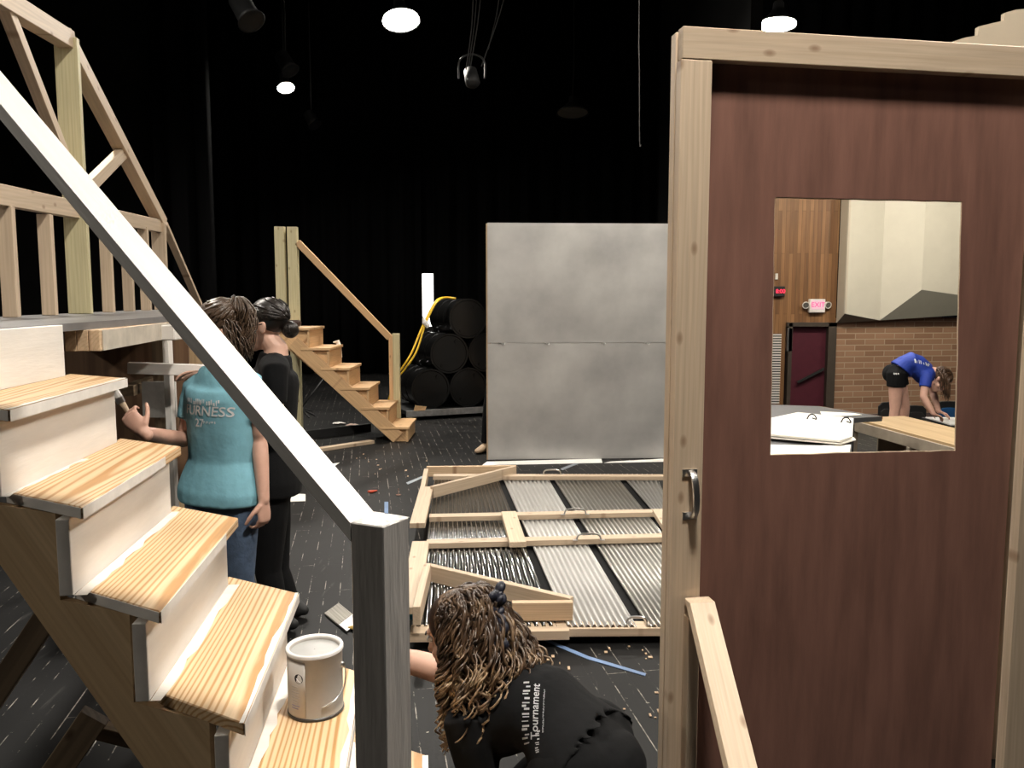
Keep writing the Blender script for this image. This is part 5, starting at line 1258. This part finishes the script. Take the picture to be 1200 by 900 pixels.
def curl(path, R, turns, w, ph):
    P = sample(path, 10); m = len(P)-1; out = []
    for i, p in enumerate(P):
        t = (P[min(i+1, m)]-P[max(i-1, 0)]).normalized(); a = t.orthogonal().normalized(); b = t.cross(a); g = min(1, i/m*2.2)
        th = ph+turns*2*PI*i/m; out.append(p+(a*math.cos(th)+b*math.sin(th))*R*g)
    n = len(out)-1; loft(bm, [(p, w*(1-.45*i/n), w*.7*(1-.45*i/n)) for i, p in enumerate(out)], (.3, .5, .8), 5, 'flat')
for i in range(480):
    a = rnd.uniform(-2.05, 2.05); b = rnd.uniform(-.35, 1.35)
    if abs(a) > 1.65: b = abs(b)*.6+.45
    s0 = cap_pt(a, b, 1.0); s1 = cap_pt(a*(1.0 if abs(a) < 1.65 else .86), b*.45, 1.14+rnd.uniform(0, .16)); out = V((s1.x-hc.x, s1.y-hc.y, 0)).normalized()
    s2 = cap_pt(max(-1.6, min(1.6, a)), -.35, 1.05)
    flare = rnd.uniform(.02, .10); ln = rnd.uniform(.12, .27)
    if abs(a) > 1.35: flare *= .45
    s2 = V((s2.x, s2.y, hc.z-.03))+out*flare; s3 = s2+out*flare*.5+V((0, 0, -ln*.5)); s4 = s2+out*flare*.15+V((0, 0, -ln))
    curl([s0, s1, s2, s3, s4], rnd.uniform(.012, .021), rnd.uniform(3.5, 6.0), rnd.uniform(.004, .0065), rnd.uniform(0, 6))
finish(bm, 'hair', curlmat(), P3, smooth=True)
# dark claw clip and bun of hair gathered at the back of the crown
cl = cap_pt(-.12, .20, 1.24); bm = bmesh.new()
for k in range(26):
    t_ = k/25; c_ = cl+hu*(.045-.14*t_)+hr*(.02-.06*t_)+V((rnd.uniform(-.016, .016), rnd.uniform(-.014, .014), rnd.uniform(-.008, .008))); q_ = V((rnd.gauss(0, 1), rnd.gauss(0, 1), rnd.gauss(0, 1))).normalized()
    ellipsoid(bm, c_, .020, .012, .016, q_.orthogonal().normalized(), q_.cross(q_.orthogonal().normalized()), q_, 10, 8)
for k in range(5): tube(bm, sample([cl+hu*(.03-.02*k), cl+hu*(.03-.02*k)+hr*.03-hf*.004, cl+hu*(.025-.02*k)+hr*.045+hf*.015], 3), .004, 6)
finish(bm, 'hair_clip', paint('navy_velvet_clip', (.010, .011, .022), .5), P3, smooth=True)
def onto(target, px, py):
    tm = WM[target]; bvh = BVHTree.FromPolygons([tm @ x.co for x in target.data.vertices], [tuple(p.vertices) for p in target.data.polygons])
    h = bvh.ray_cast(V((0, 0, EZ)), ray(px, py).normalized()); return h[0], (h[1] if h[1].dot(ray(px, py)) < 0 else -h[1])
pu = (at(622, 815, 2.3)-at(610, 875, 2.3)).normalized()
tn = V((.25, -.75, .6)).normalized()
pu = (pu-tn*pu.dot(tn)).normalized(); pv = tn.cross(pu)
for s_, me_, px, py, mt_ in ((0, scribble(.16, .020, 3, 9), 616, 832, M['greyprint']), (0, text_mesh('Tournament', .029, shear=.1), 627, 832, M['greyprint']), (0, scribble(.12, .004, 2, 9), 637, 832, M['greyprint']), (0, scribble(.05, .014, 12, 9), 630, 870, M['greyprint'])):
    c, nq = onto(S3, px, py); tn = (nq+tn*.5).normalized(); uu = (pu-tn*pu.dot(tn)).normalized(); wrap_print('shirt_print', me_, S3, c, uu, tn.cross(uu), mt_, P3)

# --- person in blue bending over beyond the plywood box
Y4 = 8.62
def a4(px, py, dy=0): return at(px, py, Y4+dy)
J = dict(hipL=a4(1051, 438, .05), hipR=a4(1051, 438, -.12), shL=a4(1090, 436, .10), shR=a4(1086, 440, -.20), neck=a4(1094, 436, -.10),
         elL=a4(1094, 462, .06), wrL=a4(1100, 482, -.12), elR=a4(1082, 465, -.26), wrR=a4(1094, 485, -.33),
         kneeL=a4(1060, 478, .02), kneeR=a4(1049, 480, -.12), head=a4(1102, 446, -.16), hf=V((.30, -.42, -.84)), hu=V((.80, -.32, .40)))
J['mid'] = a4(1067, 424, -.05)
for s in 'LR': J['ank'+s] = V((J['knee'+s].x-.02, J['knee'+s].y+.02, .085)); J['foot'+s] = V((1, -.2, 0))
J['handL'] = (V((.9, -.2, -.35)), V((0, -.4, -1)), V((0, -1, 0))); J['handR'] = (V((.9, .1, -.35)), V((0, .3, -1)), V((0, 1, 0)))
J['hem'] = .30; J['hk'] = 1.0
P4, S4, hf, hu, hr = body('person', J, 'person in blue shirt and black shorts bending over the white paper', M['skin'], M['blue'], M['blackcloth'], sleeve=.55, legs='short', fat=1.0, voxel=.008, shoes=M['black'])
hc = J['head']; bm = bmesh.new(); rnd = random.Random(30)
ellipsoid(bm, hc+hu*.040-hf*.026, .086, .098, .094, hr, hf, hu)
def cap_pt(a, b, r=1.0):
    d = (-hf*math.cos(a)+hr*math.sin(a))*math.cos(b)+hu*math.sin(b)
    return hc+hu*.036-hf*.020 + hr*d.dot(hr)*.086*r+hf*d.dot(hf)*.100*r+hu*d.dot(hu)*.094*r
for i in range(140):
    a = rnd.uniform(-2.4, 2.4); b = rnd.uniform(-.3, 1.3); s0 = cap_pt(a, b); s1 = cap_pt(a, b*.3, 1.15)
    dr_ = V((rnd.uniform(-.01, .03), rnd.uniform(-.04, .02), -1)); pts = [s0, s1, s1+dr_*.07+hr*0, s1+dr_*rnd.uniform(.11, .20)+V((rnd.uniform(-.01, .01), 0, 0))]
    strand(bm, pts, .011, .006, hr, 5, .3)
finish(bm, 'hair', paint('loose_brown_hair', (.075, .040, .022), .45, var=.5, scale=25), P4, smooth=True)
wrap_print('shirt_print', scribble(.17, .045, 6, 9), S4, at(1082, 424, Y4-.2), V((1, -.2, -.12)), V((0, .45, 1)), M['print'], P4)
bm = bmesh.new(); c = a4(1050, 438, -.235); box_bm(bm, .045, .004, .012, c); 

bm.free()
wrap_print('shorts_mark', scribble(.04, .018, 2, 9), [c for c in P4.children if c.name.startswith('shorts')][0], a4(1050, 438, -.2), V((1, 0, 0)), V((0, 0, 1)), M['print'], P4)

# --- person standing behind the silver flat: a dark leg and tan shoe show at its open edge
Y5 = 8.55
cx = at(573, 500, Y5).x
J = dict(hipL=V((cx+.10, Y5+.09, .88)), hipR=V((cx+.10, Y5+.27, .88)), shL=V((cx+.22, Y5, 1.34)), shR=V((cx+.22, Y5+.36, 1.34)), neck=V((cx+.23, Y5+.18, 1.43)),
         elL=V((cx+.24, Y5-.02, 1.07)), wrL=V((cx+.38, Y5+.0, .92)), elR=V((cx+.24, Y5+.40, 1.07)), wrR=V((cx+.38, Y5+.36, .92)),
         kneeL=V((cx+.0, Y5+.08, .48)), kneeR=V((cx+.04, Y5+.27, .48)), head=V((cx+.26, Y5+.18, 1.56)), hf=V((1, 0, -.1)), hu=V((.1, 0, 1)))
J['ankL'] = V((cx-.035, Y5+.06, .09)); J['ankR'] = V((cx+.06, Y5+.27, .09)); J['footL'] = V((-.75, -.55, 0)); J['footR'] = V((1, -.1, 0))
J['footL'] = V((-.45, -.85, 0))
J['handL'] = J['handR'] = (V((1, 0, -.3)), V((0, 0, -1)), V((0, .2, 1)))
P5, S5, hf, hu, hr = body('person', J, 'person in black trousers and tan shoes standing behind the silver flat edge', M['skin'], M['blackcloth'], M['blackcloth'], voxel=.010, shoes=M['sole'])
hc = J['head']; bm = bmesh.new(); ellipsoid(bm, hc+hu*.040-hf*.026, .082, .096, .090, hr, hf, hu); finish(bm, 'hair', M['hairb'], P5, smooth=True)
